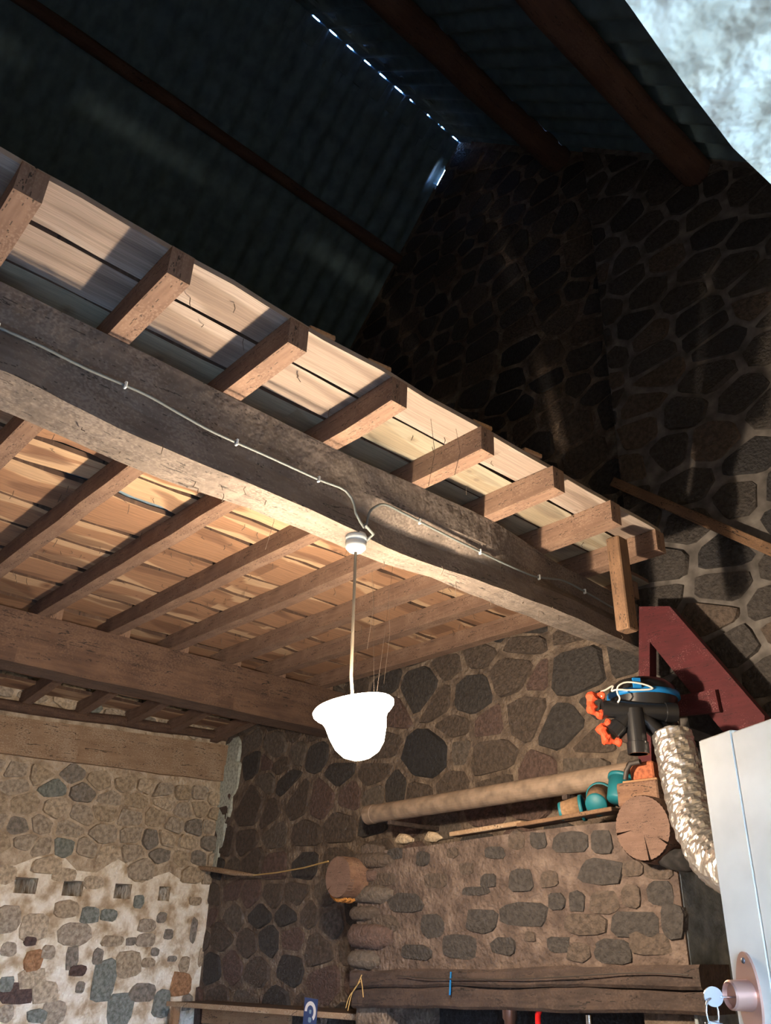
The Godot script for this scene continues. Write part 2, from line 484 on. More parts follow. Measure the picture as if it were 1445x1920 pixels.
# a plank: sawn faces, edges coloured dark as painted shade of the gaps, one mesh with two surfaces
func two(called: String, face: MB, edge: MB, face_mat: Material, edge_mat: Material, parent: Node) -> MeshInstance3D:
	# orientation: decide once from the whole shape
	var all := MB.new()
	all.v.append_array(face.v); all.v.append_array(edge.v)
	var ctr := Vector3.ZERO
	for p in all.v: ctr += p
	ctr /= all.v.size()
	var vol := 0.0
	for i in range(0, all.v.size(), 3): vol += (all.v[i] - ctr).dot((all.v[i + 1] - ctr).cross(all.v[i + 2] - ctr))
	var am := ArrayMesh.new()
	for q in [[face, face_mat], [edge, edge_mat]]:
		var mb: MB = q[0]
		if mb.v.is_empty(): continue
		if vol > 0:
			for i in range(0, mb.v.size(), 3):
				var t := mb.v[i + 1]; mb.v[i + 1] = mb.v[i + 2]; mb.v[i + 2] = t
				var u := mb.uv[i + 1]; mb.uv[i + 1] = mb.uv[i + 2]; mb.uv[i + 2] = u
		var one := mb.mesh(false)
		am.add_surface_from_arrays(Mesh.PRIMITIVE_TRIANGLES, one.surface_get_arrays(0))
		am.surface_set_material(am.get_surface_count() - 1, q[1])
	var o := MeshInstance3D.new()
	o.mesh = am
	put(o, called, parent)
	return o
# a smooth line through measured points
func flow(pts: Array, n: int) -> Array:
	var cv := Curve3D.new()
	for i in pts.size():
		var t: Vector3 = (pts[mini(i + 1, pts.size() - 1)] - pts[maxi(i - 1, 0)]) / 6.0
		cv.add_point(pts[i], -t, t)
	var out := []
	for i in n: out.append(cv.sample_baked(cv.get_baked_length() * i / (n - 1.0), true))
	return out
func wob(x: float, k: float, amp: float) -> float: return amp * nz.get_noise_2d(x * 90.0, k * 57.0)
func lut(pts: Array, x: float) -> float:
	if x <= pts[0][0]: return pts[0][1]
	for i in pts.size() - 1:
		if x <= pts[i + 1][0]: return lerpf(pts[i][1], pts[i + 1][1], (x - pts[i][0]) / (pts[i + 1][0] - pts[i][0]))
	return pts[pts.size() - 1][1]

# ================================================================== the scene
func _ready():
	rng.seed = 4711
	nz.seed = 9; nz.frequency = 0.02; nz.fractal_octaves = 3
	# --- camera
	var cam := Camera3D.new()
	cam.name = "Camera3D"
	cam_basis = Basis(Vector3.UP, -deg_to_rad(YAW)) * Basis(Vector3.RIGHT, deg_to_rad(PITCH)) * Basis(Vector3.BACK, deg_to_rad(ROLL))
	cam.fov = rad_to_deg(2 * atan(960.0 / FPX))
	cam.near = 0.02
	cam.transform = Transform3D(cam_basis, CAM)
	add_child(cam)
	cam.current = true
	# --- daylight: bright overcast sky, comes in by the open door
	var we := WorldEnvironment.new()
	we.name = "WorldEnvironment"
	var env := Environment.new()
	env.background_mode = Environment.BG_SKY
	var sky := Sky.new()
	var sm := ProceduralSkyMaterial.new()
	sm.sky_top_color = c8(124, 172, 244)
	sm.sky_horizon_color = c8(196, 218, 244)
	sm.ground_horizon_color = c8(190, 196, 196)
	sm.ground_bottom_color = c8(120, 120, 112)
	sm.sky_energy_multiplier = 7.5
	sm.ground_energy_multiplier = 7.5
	sky.sky_material = sm
	env.sky = sky
	env.ambient_light_source = Environment.AMBIENT_SOURCE_SKY
	env.tonemap_mode = Environment.TONE_MAPPER_LINEAR
	env.tonemap_exposure = 1.0
	env.sdfgi_enabled = true; env.ssao_enabled = true; env.ssil_enabled = true
	we.environment = env
	add_child(we)

	make_materials()
	build_shell()
	build_roof()
	build_loft()
	build_lamp()
	build_fireplace()
	build_red_frame()
	build_door()
	build_small()

func box_into(mb: MB, lo: Vector3, hi: Vector3):
	mb.bar(Vector3(lo.x, (lo.y + hi.y) / 2, (lo.z + hi.z) / 2), Vector3(hi.x, (lo.y + hi.y) / 2, (lo.z + hi.z) / 2), hi.z - lo.z, hi.y - lo.y, Vector3.UP, 0.002)

func slab(mb: MB, x0: float, x1: float, y0: float, y1: float, z0: float, z1: float):
	mb.prism(PackedVector2Array([Vector2(x0, y0), Vector2(x1, y0), Vector2(x1, y1), Vector2(x0, y1)]), z0, z1)

func roof_y(z: float) -> float: return RIDGE.y - (SN * (z - RIDGE.x) if z > RIDGE.x else SF * (RIDGE.x - z))

func build_shell():
	var mb := MB.new()
	box_into(mb, Vector3(-3.1, -0.3, -6.75), Vector3(4.3, 0.0, 0.45))
	var f := obj("floor", mb, M.earth); tag(f, "beaten earth floor of the barn", "", "", "structure")
	mb = MB.new()
	box_into(mb, Vector3(-30, -0.4, 0.45), Vector3(30, -0.05, 40))
	f = obj("ground", mb, M.gravel); tag(f, "pale gravel yard outside the door", "", "", "structure")
	# far long wall: rubble above, lime plaster with stones showing below
	var w := structure("wall_left", "long rubble wall with lime plaster and putlog holes")
	var holes := []
	for q in [[48, 1660, 36, 56], [137, 1665, 34, 52], [230, 1672, 30, 50], [307, 1682, 22, 30]]:
		var p := onz(q[0], q[1], ZL)
		holes.append([p.x, p.y, q[2] / 226.0, q[3] / 235.0 * 0.6])
	# the plaster skin is pierced by the holes: upright strips between and around them
	var hy0 := 1.77
	var hy1 := 1.87
	mb = MB.new()
	slab(mb, -3.1, 4.3, 0, hy0, -6.75, ZL)
	slab(mb, -3.1, 4.3, hy1, 4.95, -6.75, ZL)
	slab(mb, -3.1, 4.3, hy0, hy1, -6.75, ZL - 0.42)
	var xs := -3.1
	for h in holes:
		slab(mb, xs, h[0] - h[2] / 2, hy0, hy1, ZL - 0.42, ZL)
		xs = h[0] + h[2] / 2
	slab(mb, xs, 4.3, hy0, hy1, ZL - 0.42, ZL)
	obj("masonry", mb, M.lime, w)
	# bare earth mortar above the plaster, ragged where the plaster has come off
	mb = MB.new()
	var rag := PackedVector2Array([Vector2(XE + 0.2, 3.3), Vector2(-2.6, 3.3)])
	for i in 46:
		var px := lerpf(-2.6, XE + 0.2, i / 45.0)
		rag.append(Vector2(px, 1.99 + 0.24 * nz.get_noise_1d(px * 90.0) + 0.09 * nz.get_noise_1d(px * 420.0)))
	mb.prism(rag, ZL - 0.02, ZL + 0.006)
	obj("bare_mortar", mb, M.mortar, w)
	var xf := Transform3D(Basis(Vector3.RIGHT, Vector3.UP, Vector3.BACK), Vector3(0, 0, ZL))
	var kinds := ["s_tan", "s_stone", "s_sand", "s_stone", "s_tan", "s_sand", "s_stone", "s_grey", "s_green"]
	rubble(w, xf, Vector2(1.5, 1.92), Vector2(XE + 0.1, 3.3), [[Vector2(1, 0), XE], [Vector2(0, -1), -1.9]], func(c): return (c.y < 2.02 and rng.randf() < 0.4) or (c.y > 2.6 and c.y < 3.02), func(_c): return kinds[rng.randi() % kinds.size()], Vector2(0.2, 0.115), 0.012, Vector2(0.012, 0.045), [], 260, func(c): return -c.x)
	for q in [[65, 1738, 45, 40, "tan"], [140, 1752, 58, 35, "grey"], [168, 1715, 35, 28, "green"], [203, 1716, 35, 20, "green"], [240, 1808, 50, 40, "brown"], [195, 1836, 42, 65, "green"], [225, 1892, 48, 48, "green"], [268, 1860, 52, 30, "dark"], [303, 1882, 36, 46, "green"], [62, 1800, 30, 32, "orange"], [135, 1795, 22, 36, "dark"], [183, 1793, 18, 25, "dark"], [85, 1860, 46, 32, "tan"], [32, 1862, 62, 32, "rose"], [125, 1705, 42, 28, "brown"], [15, 1725, 42, 40, "grey"], [275, 1735, 36, 22, "grey"], [272, 1762, 38, 22, "grey"], [315, 1752, 18, 18, "dark"], [303, 1720, 20, 18, "dark"], [362, 1745, 12, 40, "dark"], [340, 1845, 44, 40, "orange"], [290, 1785, 16, 14, "dark"], [322, 1798, 20, 10, "dark"], [278, 1805, 26, 16, "brown"], [100, 1898, 42, 36, "grey"], [150, 1852, 16, 18, "dark"], [68, 1905, 32, 20, "green"], [10, 1845, 24, 22, "green"], [345, 1808, 22, 26, "brown"], [378, 1795, 16, 30, "brown"], [60, 1835, 48, 30, "tan"], [210, 1765, 40, 18, "brown"], [90, 1785, 24, 20, "grey"], [175, 1655, 36, 20, "tan"], [260, 1690, 22, 22, "green"], [365, 1690, 26, 16, "brown"], [118, 1640, 44, 20, "tan"], [10, 1640, 40, 28, "tan"], [260, 1645, 30, 16, "brown"], [15, 1780, 26, 20, "grey"], [245, 1765, 20, 14, "dark"], [55, 1765, 20, 14, "rose"], [145, 1820, 30, 16, "rose"], [10, 1900, 24, 24, "grey"], [350, 1880, 22, 26, "dark"]]:
		var p := onz(q[0], q[1], ZL)
		mb = MB.new(); mb.xf = xf
		stone_into(mb, ellipse(Vector2(p.x, p.y), q[2] / 222.0, q[3] / 222.0), rng.randf_range(0.008, 0.02))
		obj("stone", mb, M["s_" + {tan = "sand", grey = "stone", brown = "tan", dark = "grey", green = "green", rose = "rose", orange = "orange"}[q[4]]], w)
	# end wall: gable with the fireplace
	w = structure("wall_right", "gable end wall of brown rubble stones behind the fireplace")
	for side in [1, -1]:
		mb = MB.new()
		var poly := PackedVector2Array([Vector2(-0.2, 0), Vector2(-0.2, roof_y(-0.2) + 0.04), Vector2(RIDGE.x, RIDGE.y + 0.04)])
		for q in [[-3.63, 0.04], [-3.635, -0.03], [-3.76, -0.03], [-3.765, 0.04]] if side == 1 else []: poly.append(Vector2(q[0], roof_y(q[0]) + q[1]))
		poly.append_array(PackedVector2Array([Vector2(-6.5, roof_y(-6.5) + 0.04), Vector2(-6.5, 0)]))
		mb.xf = Transform3D(Basis(Vector3(0, 0, 1), Vector3.UP, Vector3(-1, 0, 0)), Vector3.ZERO)
		if side == 1: mb.prism(poly, -4.3, -XE)
		else: mb.prism(poly, 2.6, 3.1)
		if side == 1: obj("masonry", mb, M.soot, w)
		else:
			var b := obj("wall_back", mb, M.mortar); tag(b, "opposite gable wall of the barn", "", "", "structure")
	# coordinates on the end wall: u = z, v = y, out towards the room
	var xe := Transform3D(Basis(Vector3(0, 0, 1), Vector3.UP, Vector3(-1, 0, 0)), Vector3(XE, 0, 0))
	var big := []
	for q in [[805, 1422, 0.17, "s_black"], [882, 1303, 0.13, "s_dark"], [1085, 1258, 0.17, "s_dark"], [1060, 1357, 0.13, "s_dark"], [965, 1262, 0.12, "s_brown"], [985, 1340, 0.11, "s_brown"], [560, 1500, 0.14, "s_brown"], [470, 1510, 0.17, "s_brown"], [600, 1500, 0.12, "s_rose"], [520, 1400, 0.12, "s_smoke"], [790, 1290, 0.12, "s_dark"], [920, 1420, 0.12, "s_brown"]]:
		var p := onx(q[0], q[1], XE)
		big.append([p.z, p.y, q[2], q[3]])
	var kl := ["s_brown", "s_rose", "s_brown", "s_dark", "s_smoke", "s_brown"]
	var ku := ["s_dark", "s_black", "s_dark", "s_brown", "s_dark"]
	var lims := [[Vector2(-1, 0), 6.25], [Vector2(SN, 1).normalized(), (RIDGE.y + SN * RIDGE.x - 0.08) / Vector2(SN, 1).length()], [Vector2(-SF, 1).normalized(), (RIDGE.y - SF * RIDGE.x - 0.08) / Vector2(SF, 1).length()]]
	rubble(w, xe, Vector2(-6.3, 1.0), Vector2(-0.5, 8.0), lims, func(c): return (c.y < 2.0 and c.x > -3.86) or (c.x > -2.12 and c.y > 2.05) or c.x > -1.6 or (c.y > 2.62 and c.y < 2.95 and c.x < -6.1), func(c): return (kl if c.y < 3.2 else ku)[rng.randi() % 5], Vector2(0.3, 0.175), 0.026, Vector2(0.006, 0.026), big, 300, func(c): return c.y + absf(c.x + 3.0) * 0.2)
	# chimney flue standing proud of the gable
	var fl := structure("wall_flue", "chimney flue of dark stones rising up the gable wall")
	mb = MB.new(); mb.xf = xe
	mb.prism(PackedVector2Array([Vector2(-2.15, 2.18), Vector2(-0.12, 2.18), Vector2(-0.12, roof_y(-0.12)), Vector2(-2.15, roof_y(-2.15))]), -0.02, 0.12)
	obj("masonry", mb, M.flue_mortar, fl)
	var xfl := xe; xfl.origin = Vector3(XE - 0.12, 0, 0)
	rubble(fl, xfl, Vector2(-2.2, 2.1), Vector2(-0.4, 6.8), [lims[1], [Vector2(-1, 0), 2.15]], func(c): return c.y < 2.25, func(_c): return ku[rng.randi() % 5], Vector2(0.3, 0.16), 0.024, Vector2(0.005, 0.02), [], 300, func(c): return c.y)
	# cement smeared down the corner in patches
	for q in [[2.9, 0.28, 0.3], [2.7, 0.3, 0.3], [2.5, 0.22, 0.3], [2.3, 0.16, 0.3], [2.12, 0.1, 0.26]]:
		mb = MB.new(); mb.xf = xe
		stone_into(mb, ellipse(Vector2(ZL + q[1] * 0.42, q[0]), q[1], q[2], 12), 0.024)
		obj("cement_patch", mb, M.paint_green, w)
	# wall with the doorway
	w = structure("wall_front", "thick stone wall with the open doorway")
	mb = MB.new()
	box_into(mb, Vector3(-3.1, 0, ZF), Vector3(-0.3, 4.66, 0.45))
	box_into(mb, Vector3(0.87, 0, ZF), Vector3(4.3, 4.66, 0.45))
	box_into(mb, Vector3(-0.31, 2.3, ZF), Vector3(0.88, 4.66, 0.45))
	obj("masonry", mb, M.whitewash, w)
	# lintel: rough whitewashed stone over the doorway, uneven lower edge
	var rings := []
	for i in 25:
		var x := lerpf(-0.34, 0.9, i / 24.0)
		var ring := PackedVector3Array()
		for q in [[1.978, ZF], [1.982, -0.05], [1.99, 0.02], [1.985, 0.12], [1.98, 0.46], [2.31, 0.46], [2.31, ZF]]:
			ring.append(Vector3(x, q[0] + 0.012 * nz.get_noise_2d(x * 260.0, q[1] * 200.0), q[1] + 0.012 * nz.get_noise_2d(x * 300.0, q[0] * 90.0)))
		rings.append(ring)
	mb = MB.new(); mb.loft(rings, false)
	obj("lintel", mb, M.whitewash, w)

func build_roof():
	var r := structure("roof", "steep roof of dark corrugated sheets with daylight along the ridge")
	var pitch := 0.177
	var slit := onx(828, 345, XE)
	for side in [0, 1]:
		var s: float = SN if side == 0 else SF
		var dir := Vector3(0, -s, 1 if side == 0 else -1).normalized()
		var nrm := Vector3(0, 1, s * (1 if side == 0 else -1)).normalized()
		var length: float = (3.65 if side == 0 else 3.2) * Vector2(1, s).length()
		for c in 7:
			for row in 2:
				var x0 := XE + 0.02 - (c + 1) * pitch * 5.5
				var x1 := XE + 0.02 - c * pitch * 5.5 + (0.0 if c == 0 else 0.16)
				var l0 := 0.012 if row == 0 else length * 0.5 - 0.1
				var l1 := length * 0.5 if row == 0 else length
				var lift := 0.003 if row == 0 else 0.0
				var segs := 36
				var mb := MB.new()
				for k in segs:
					var xa := lerpf(x0, x1, float(k) / segs)
					var xb := lerpf(x0, x1, float(k + 1) / segs)
					var pts := []
					for q in [[xa, l0], [xb, l0], [xb, l1], [xa, l1]]:
						pts.append(Vector3(q[0], RIDGE.y, RIDGE.x) + dir * q[1] + nrm * (lift + (c % 2) * 0.0015 + 0.024 * sin(TAU * q[0] / pitch)))
					if side == 1 and c == 0 and row == 0 and k >= segs - 2:
						# torn edge beside the gable: a crack of daylight
						var lm: float = (RIDGE.x - slit.z) * Vector2(1, s).length()
						var o1 := (pts[3] as Vector3) - (pts[0] as Vector3)
						for part in [[0.0, (lm - 0.09) / o1.length()], [(lm + 0.09) / o1.length(), 1.0]]:
							mb.quad(pts[0] + o1 * part[0], pts[1] + o1 * part[0], pts[1] + o1 * part[1], pts[0] + o1 * part[1], 1)
						if k == segs - 2:
							var za := 0.0
							for h in 6:
								var fa := (lm - 0.09 + h * 0.03) / o1.length()
								var fb := (lm - 0.06 + h * 0.03) / o1.length()
								var zb := 0.021 + 0.005 * nz.get_noise_1d(h * 61.0)
								mb.quad(pts[0] + o1 * fa, pts[1] + o1 * fa + Vector3(za, 0, 0), pts[1] + o1 * fb + Vector3(zb, 0, 0), pts[0] + o1 * fb, 1)
								za = zb
						continue
					mb.quad(pts[0], pts[1], pts[2], pts[3], 1)
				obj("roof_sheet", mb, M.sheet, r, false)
	# ridge capping in short lengths, chinks of daylight between
	var chinks := []
	for q in [[592, 36, 16], [624, 60, 20], [655, 92, 15], [688, 119, 15], [718, 143, 16], [748, 168, 20], [772, 188, 8], [804, 216, 7], [819, 233, 6], [829, 241, 8], [853, 260, 14]]:
		var p := ony(q[0], q[1], RIDGE.y)
		chinks.append([p.x, q[2] * 0.0045])
	var x := -3.0
	chinks.append([4.2, 0.0])
	for ch in chinks:
		var mb := MB.new()
		var e: float = ch[0] - ch[1] / 2
		mb.prism(PackedVector2Array([Vector2(-0.2, -0.2), Vector2(-0.19, -0.16), Vector2(0, 0.075), Vector2(0.19, -0.16), Vector2(0.2, -0.2), Vector2(0.02, 0.0), Vector2(-0.02, 0.0)]), x, e)
		mb.xf = Transform3D.IDENTITY
		for i in mb.v.size(): mb.v[i] = Vector3(mb.v[i].z, RIDGE.y + mb.v[i].y, RIDGE.x + mb.v[i].x)
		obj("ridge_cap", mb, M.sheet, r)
		x = ch[0] + ch[1] / 2
	# between the chinks the cap still covers the two outer sides
	for s in [-1, 1]:
		var mb := MB.new()
		mb.bar(Vector3(-3.0, RIDGE.y - 0.08, RIDGE.x + s * 0.078), Vector3(4.2, RIDGE.y - 0.08, RIDGE.x + s * 0.078), 0.02, 0.19, Vector3(0, 1, -s * 1.0).normalized(), 0.002)
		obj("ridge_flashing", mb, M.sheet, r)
	# purlins
	for q in [[1325, 345, 0.095, "thick round purlin log close above the door side wall"], [1048, 305, 0.1, "thick round purlin log below the ridge on the door side"], [749, 490, 0.05, "thin round purlin pole on the far roof slope"]]:
		var p := onx(q[0], q[1], XE)
		var mb := MB.new()
		var path := []
		var rad := []
		for i in 24:
			var xx := lerpf(-2.9, 4.0, i / 23.0)
			path.append(Vector3(xx, p.y + 0.02 * nz.get_noise_2d(xx * 30.0, q[0]), p.z + 0.02 * nz.get_noise_2d(xx * 30.0, q[1])))
			rad.append(q[2] * (1.0 + 0.1 * nz.get_noise_2d(xx * 60.0, 7.0)))
		mb.tube(path, rad, 12, true, true, 0.012, nz)
		tag(obj("roof_purlin", mb, M.purlin), q[3], "purlin", "roof purlins")

func build_loft():
	# front beam: uneven, with a bulge left of the lamp
	var bf := [[-2.6, -2.04], [0.4, -2.02], [0.74, -2.055], [1.12, -2.055], [1.65, -2.08], [1.74, -2.085], [1.84, -2.115], [1.95, -2.118], [2.3, -2.085], [2.71, -2.05], [3.2, -2.064], [3.8, -2.1]]
	var bb := [[-2.6, -2.23], [0.47, -2.218], [0.83, -2.236], [1.21, -2.223], [1.58, -2.215], [1.93, -2.245], [2.2, -2.205], [3.0, -2.205], [3.8, -2.17]]
	var o := timber(self, "timber_beam", -2.6, XE, 0.08, func(x):
		var z0 := lut(bf, x) + wob(x, 1, 0.012)
		var z1 := lut(bb, x) + wob(x, 2, 0.012)
		var yb := 2.9 + wob(x, 3, 0.014)
		var zt := lut([[-2.6, -2.03], [0.4, -2.03], [1.6, -2.055], [2.4, -2.03], [3.0, -2.11], [3.8, -2.14]], x) + wob(x, 4, 0.008)
		return [Vector2(yb, z1), Vector2(yb - 0.004, (z0 + z1) / 2), Vector2(yb, z0), Vector2(yb + 0.09, z0 - 0.012 + wob(x, 5, 0.01)), Vector2(3.06, zt - 0.016 + wob(x, 6, 0.006)), Vector2(3.17, zt + 0.006), Vector2(3.172, z1), Vector2(3.04, z1 - 0.01)], M.beam)
	tag(o, "heavy grey timber beam with a clipped cable, lamp hanging below it", "beam")
	o = timber(self, "timber_beam", -2.6, XE, 0.12, func(x):
		var yb := 2.875 + wob(x, 11, 0.008)
		var z0 := -4.68 + wob(x, 12, 0.012)
		return [Vector2(yb, z0 - 0.2), Vector2(yb, z0), Vector2(3.02, z0 + wob(x, 13, 0.008)), Vector2(3.17, z0 + 0.004), Vector2(3.17, z0 - 0.2)], M.brown_beam)
	tag(o, "brown squared timber beam crossing the middle of the room", "beam")
	o = timber(self, "wall_plate", -2.6, XE - 0.01, 0.12, func(x):
		var yt := lut([[1.8, 2.9], [3.8, 2.985]], x)
		var yb := lut([[1.8, 2.645], [3.8, 2.69]], x)
		return [Vector2(yb + wob(x, 21, 0.008), ZL - 0.1), Vector2(yb + wob(x, 21, 0.008), ZL + 0.05), Vector2(yt, ZL + 0.05 + wob(x, 22, 0.01)), Vector2(yt, ZL - 0.1)], M.wall_beam)
	tag(o, "squared tan wall plate along the top of the plastered rubble wall", "beam")
	# rough pole on the wall plate
	var mb := MB.new()
	var path := []
	for i in 20:
		var x := lerpf(-2.5, XE - 0.05, i / 19.0)
		path.append(Vector3(x, lut([[1.8, 2.945], [3.8, 3.025]], x) + 0.03 + 0.02 * nz.get_noise_1d(x * 80), ZL + 0.045 + 0.02 * nz.get_noise_1d(x * 70 + 300)))
	mb.tube(path, 0.042, 9, true, true, 0.012, nz)
	tag(obj("pole", mb, M.pole), "dark crooked pole lying on the tan wall plate", "pole")
	# loose stones between joist ends on the wall top
	for k in 9:
		var x := 1.75 + k * 0.24 + rng.randf() * 0.08
		mb = MB.new()
		mb.xf = Transform3D(Basis(Vector3.UP, rng.randf() * 3.0), Vector3(x, 3.06, ZL - 0.12))
		mb.tube([Vector3(-0.08, 0, 0), Vector3(-0.05, 0.01, 0), Vector3(0.04, 0.0, 0), Vector3(0.08, 0.0, 0.01)], [0.02, 0.07, 0.075, 0.03], 7, true, true, 0.03, nz)
		tag(obj("loose_stone", mb, [M.s_grey, M.s_tan, M.s_dark][k % 3]), "loose stone on the wall top between joist ends", "stone", "loose stones on the wall top")
	# joists: one set from the overhanging edge over the front beam to the brown beam, a second set falling to the wall
	for x in [-1.0, -0.59, -0.17, 0.25, 0.66, 1.07, 1.495, 1.93, 2.345, 2.75, 3.125, 3.55]:
		var kx: float = x
		var zf := -2.09 if kx > 3.4 else -1.675 + rng.randf_range(-0.012, 0.012)
		for back in [false, true]:
			var z0 := -6.36 if back else -4.87
			var z1: float = -4.7 if back else zf
			var j := timber(self, "joist", 0, z1 - z0, 0.25, func(t):
				var a := wob(t + kx * 7, 31, 0.007)
				var b := wob(t + kx * 5, 32, 0.006)
				if back: b -= 0.126 * maxf(0.0, -4.85 - (z0 + t))
				var tp := 0.0 if not back else -0.126 * maxf(0.0, -4.85 - (z0 + t)) - 0.004
				return [Vector2(3.172 + b, -0.034 + a), Vector2(3.172 + b, 0.036 + a), Vector2(3.27 + tp, 0.035 + a), Vector2(3.27 + tp, -0.035 + a)], M.joist)
			# local x runs from the far wall towards the door side
			j.transform = Transform3D(Basis(Vector3(0, 0, 1), Vector3.UP, Vector3(-1, 0, 0)), Vector3(kx + (0.112 if back else 0.036), 0, z0))
			if back: tag(j, "short joist of the back bay falling from the brown beam to the wall plate", "joist", "back bay joists")
			elif kx > 3.4: tag(j, "joist ending on the front beam close to the gable wall", "joist")
			elif kx > 3.1: tag(j, "joist at the end of the overhang, above the short hanging post", "joist")
			else: tag(j, "brown joist running from the loft edge to the brown beam", "joist", "loft joists")
	# planks
	var lf := thing("loft_floor", "loft floor of waney planks on joists, seen from below", "loft")
	var rows := [-1.69, -1.86, -2.048, -2.34, -2.66, -2.94, -3.16, -3.51, -3.785, -4.09, -4.39, -4.74, -5.05, -5.36, -5.64, -5.95, -6.25]
	var js := [-2.565, -1.765, -0.965, -0.135, 0.285, 0.695, 1.105, 1.53, 1.965, 2.38, 2.785, 3.16, 3.585]
	for r in rows.size() - 1:
		var z0: float = rows[r]
		var z1: float = rows[r + 1]
		var cuts := [-2.58]
		var k := 1 + r % 3
		while k < js.size() - 2:
			cuts.append(js[k]); k += 3 + rng.randi() % 4
		var xend := 3.19 if r < 2 else XE
		while cuts[cuts.size() - 1] > xend - 0.5: cuts.pop_back()
		cuts.append(xend)
		for c in cuts.size() - 1:
			var n := int(ceil((cuts[c + 1] - cuts[c]) / 0.12))
			mb = MB.new()
			var bark_or_edge_shade := MB.new()  # plank sides, coloured dark to paint shade into the seams
			var off := rng.randf()
			var y0 := 3.27 + rng.randf() * 0.002
			var th := 0.024 if r > 2 else 0.022
			var prev := []
			for i in n + 1:
				var x := lerpf(cuts[c] + 0.003, cuts[c + 1] - 0.003, float(i) / n)
				var ga := 0.004 + absf(wob(x, r * 2 + 0.3, 0.05)) * (1.0 if r > 2 else 0.2)
				var gb := 0.004 + absf(wob(x, r * 2 + 1.7, 0.045)) * (1.0 if r > 2 else 0.2)
				if r == 0: ga = wob(x, 77, 0.012)
				if r == 6 and x > 1.1 and x < 1.5: gb += 0.0
				if r == 5 and x > 0.72 and x < 1.52: gb += 0.028 * smoothstep(0.9, 1.2, x)
				var cup := 0.003 * nz.get_noise_2d(x * 40.0, r * 31.0)
				var sl := 0.126 * maxf(0.0, -4.8 - (z0 + z1) / 2)
				cup -= sl
				var s := [Vector3(x, y0 + cup, z0 - ga), Vector3(x, y0 + cup, z1 + gb), Vector3(x, y0 + th + cup, z1 + gb + 0.004), Vector3(x, y0 + th + cup, z0 - ga - 0.004)]
				if i > 0:
					var ua: float = prev[0].x * 0.5 + off
					var ub: float = x * 0.5 + off
					for j in 4:
						var q := (j + 1) % 4
						var va: float = [0.02, 0.98, 0.98, 0.02][j]
						var vb: float = [0.98, 0.98, 0.02, 0.02][j]
						(mb if j % 2 == 0 or (r == 0 and j == 3) else bark_or_edge_shade).quad(prev[j], prev[q], s[q], s[j], j + 2, Vector2(ua, va), Vector2(ua, vb), Vector2(ub, vb), Vector2(ub, va))
				if i == 0: mb.quad(s[3], s[2], s[1], s[0], -1, Vector2(0, 0), Vector2(0.1, 0), Vector2(0.1, 0.1), Vector2(0, 0.1))
				if i == n: mb.quad(s[0], s[1], s[2], s[3], -1, Vector2(0, 0), Vector2(0.1, 0), Vector2(0.1, 0.1), Vector2(0, 0.1))
				prev = s
			var m: Material = M["plank%d" % (rng.randi() % 5)]
			if r == 0: m = M.grey_plank0
			elif r == 1: m = [M.grey_plank1, M.grey_plank0, M.grey_plank2][c % 3]
			elif r == 2: m = M.grey_plank2
			two("plank", mb, bark_or_edge_shade, m, M.pole, lf)
	# film lying on the planks, showing in a gap
	mb = MB.new()
	for i in 14:
		for j in 4:
			var p := []
			for q in [[i, j], [i + 1, j], [i + 1, j + 1], [i, j + 1]]:
				p.append(Vector3(1.0 + q[0] * 0.04, 3.305 + 0.012 * nz.get_noise_2d(q[0] * 37.0, q[1] * 50.0), -3.28 + q[1] * 0.06))
			mb.quad(p[0], p[1], p[2], p[3], -1)
			mb.quad(p[3] + Vector3.UP * 0.002, p[2] + Vector3.UP * 0.002, p[1] + Vector3.UP * 0.002, p[0] + Vector3.UP * 0.002, -1)
	tag(obj("plastic_film", mb, M.plastic_film, self, false), "crumpled blue-grey plastic film showing through a gap in the loft planks", "plastic film")
	# chips of wood on the loft edge
	for q in [[605, 628], [712, 688], [1000, 852], [905, 800]]:
		var p := ony(q[0], q[1], 3.3)
		mb = MB.new()
		mb.bar(p + Vector3(-0.05, 0.004, -0.02), p + Vector3(0.05, 0.01, -0.012), 0.04, 0.02, Vector3.UP, 0.004)
		tag(obj("wood_chip", mb, M.sawn), "chip of wood lying on the edge of the loft", "wood chip", "wood chips on the loft edge")
	# short post hanging from the last overhanging joist
	mb = MB.new()
	var pb := onz(1172, 1190, -1.79)
	mb.bar(Vector3(pb.x + 0.012, 3.2, -1.79), Vector3(pb.x + 0.02, pb.y + 0.02, -1.79), 0.075, 0.065, Vector3.BACK, 0.005)
	tag(obj("hanging_post", mb, M.old_sawn), "short sawn wooden post hanging from the end of the loft", "post")

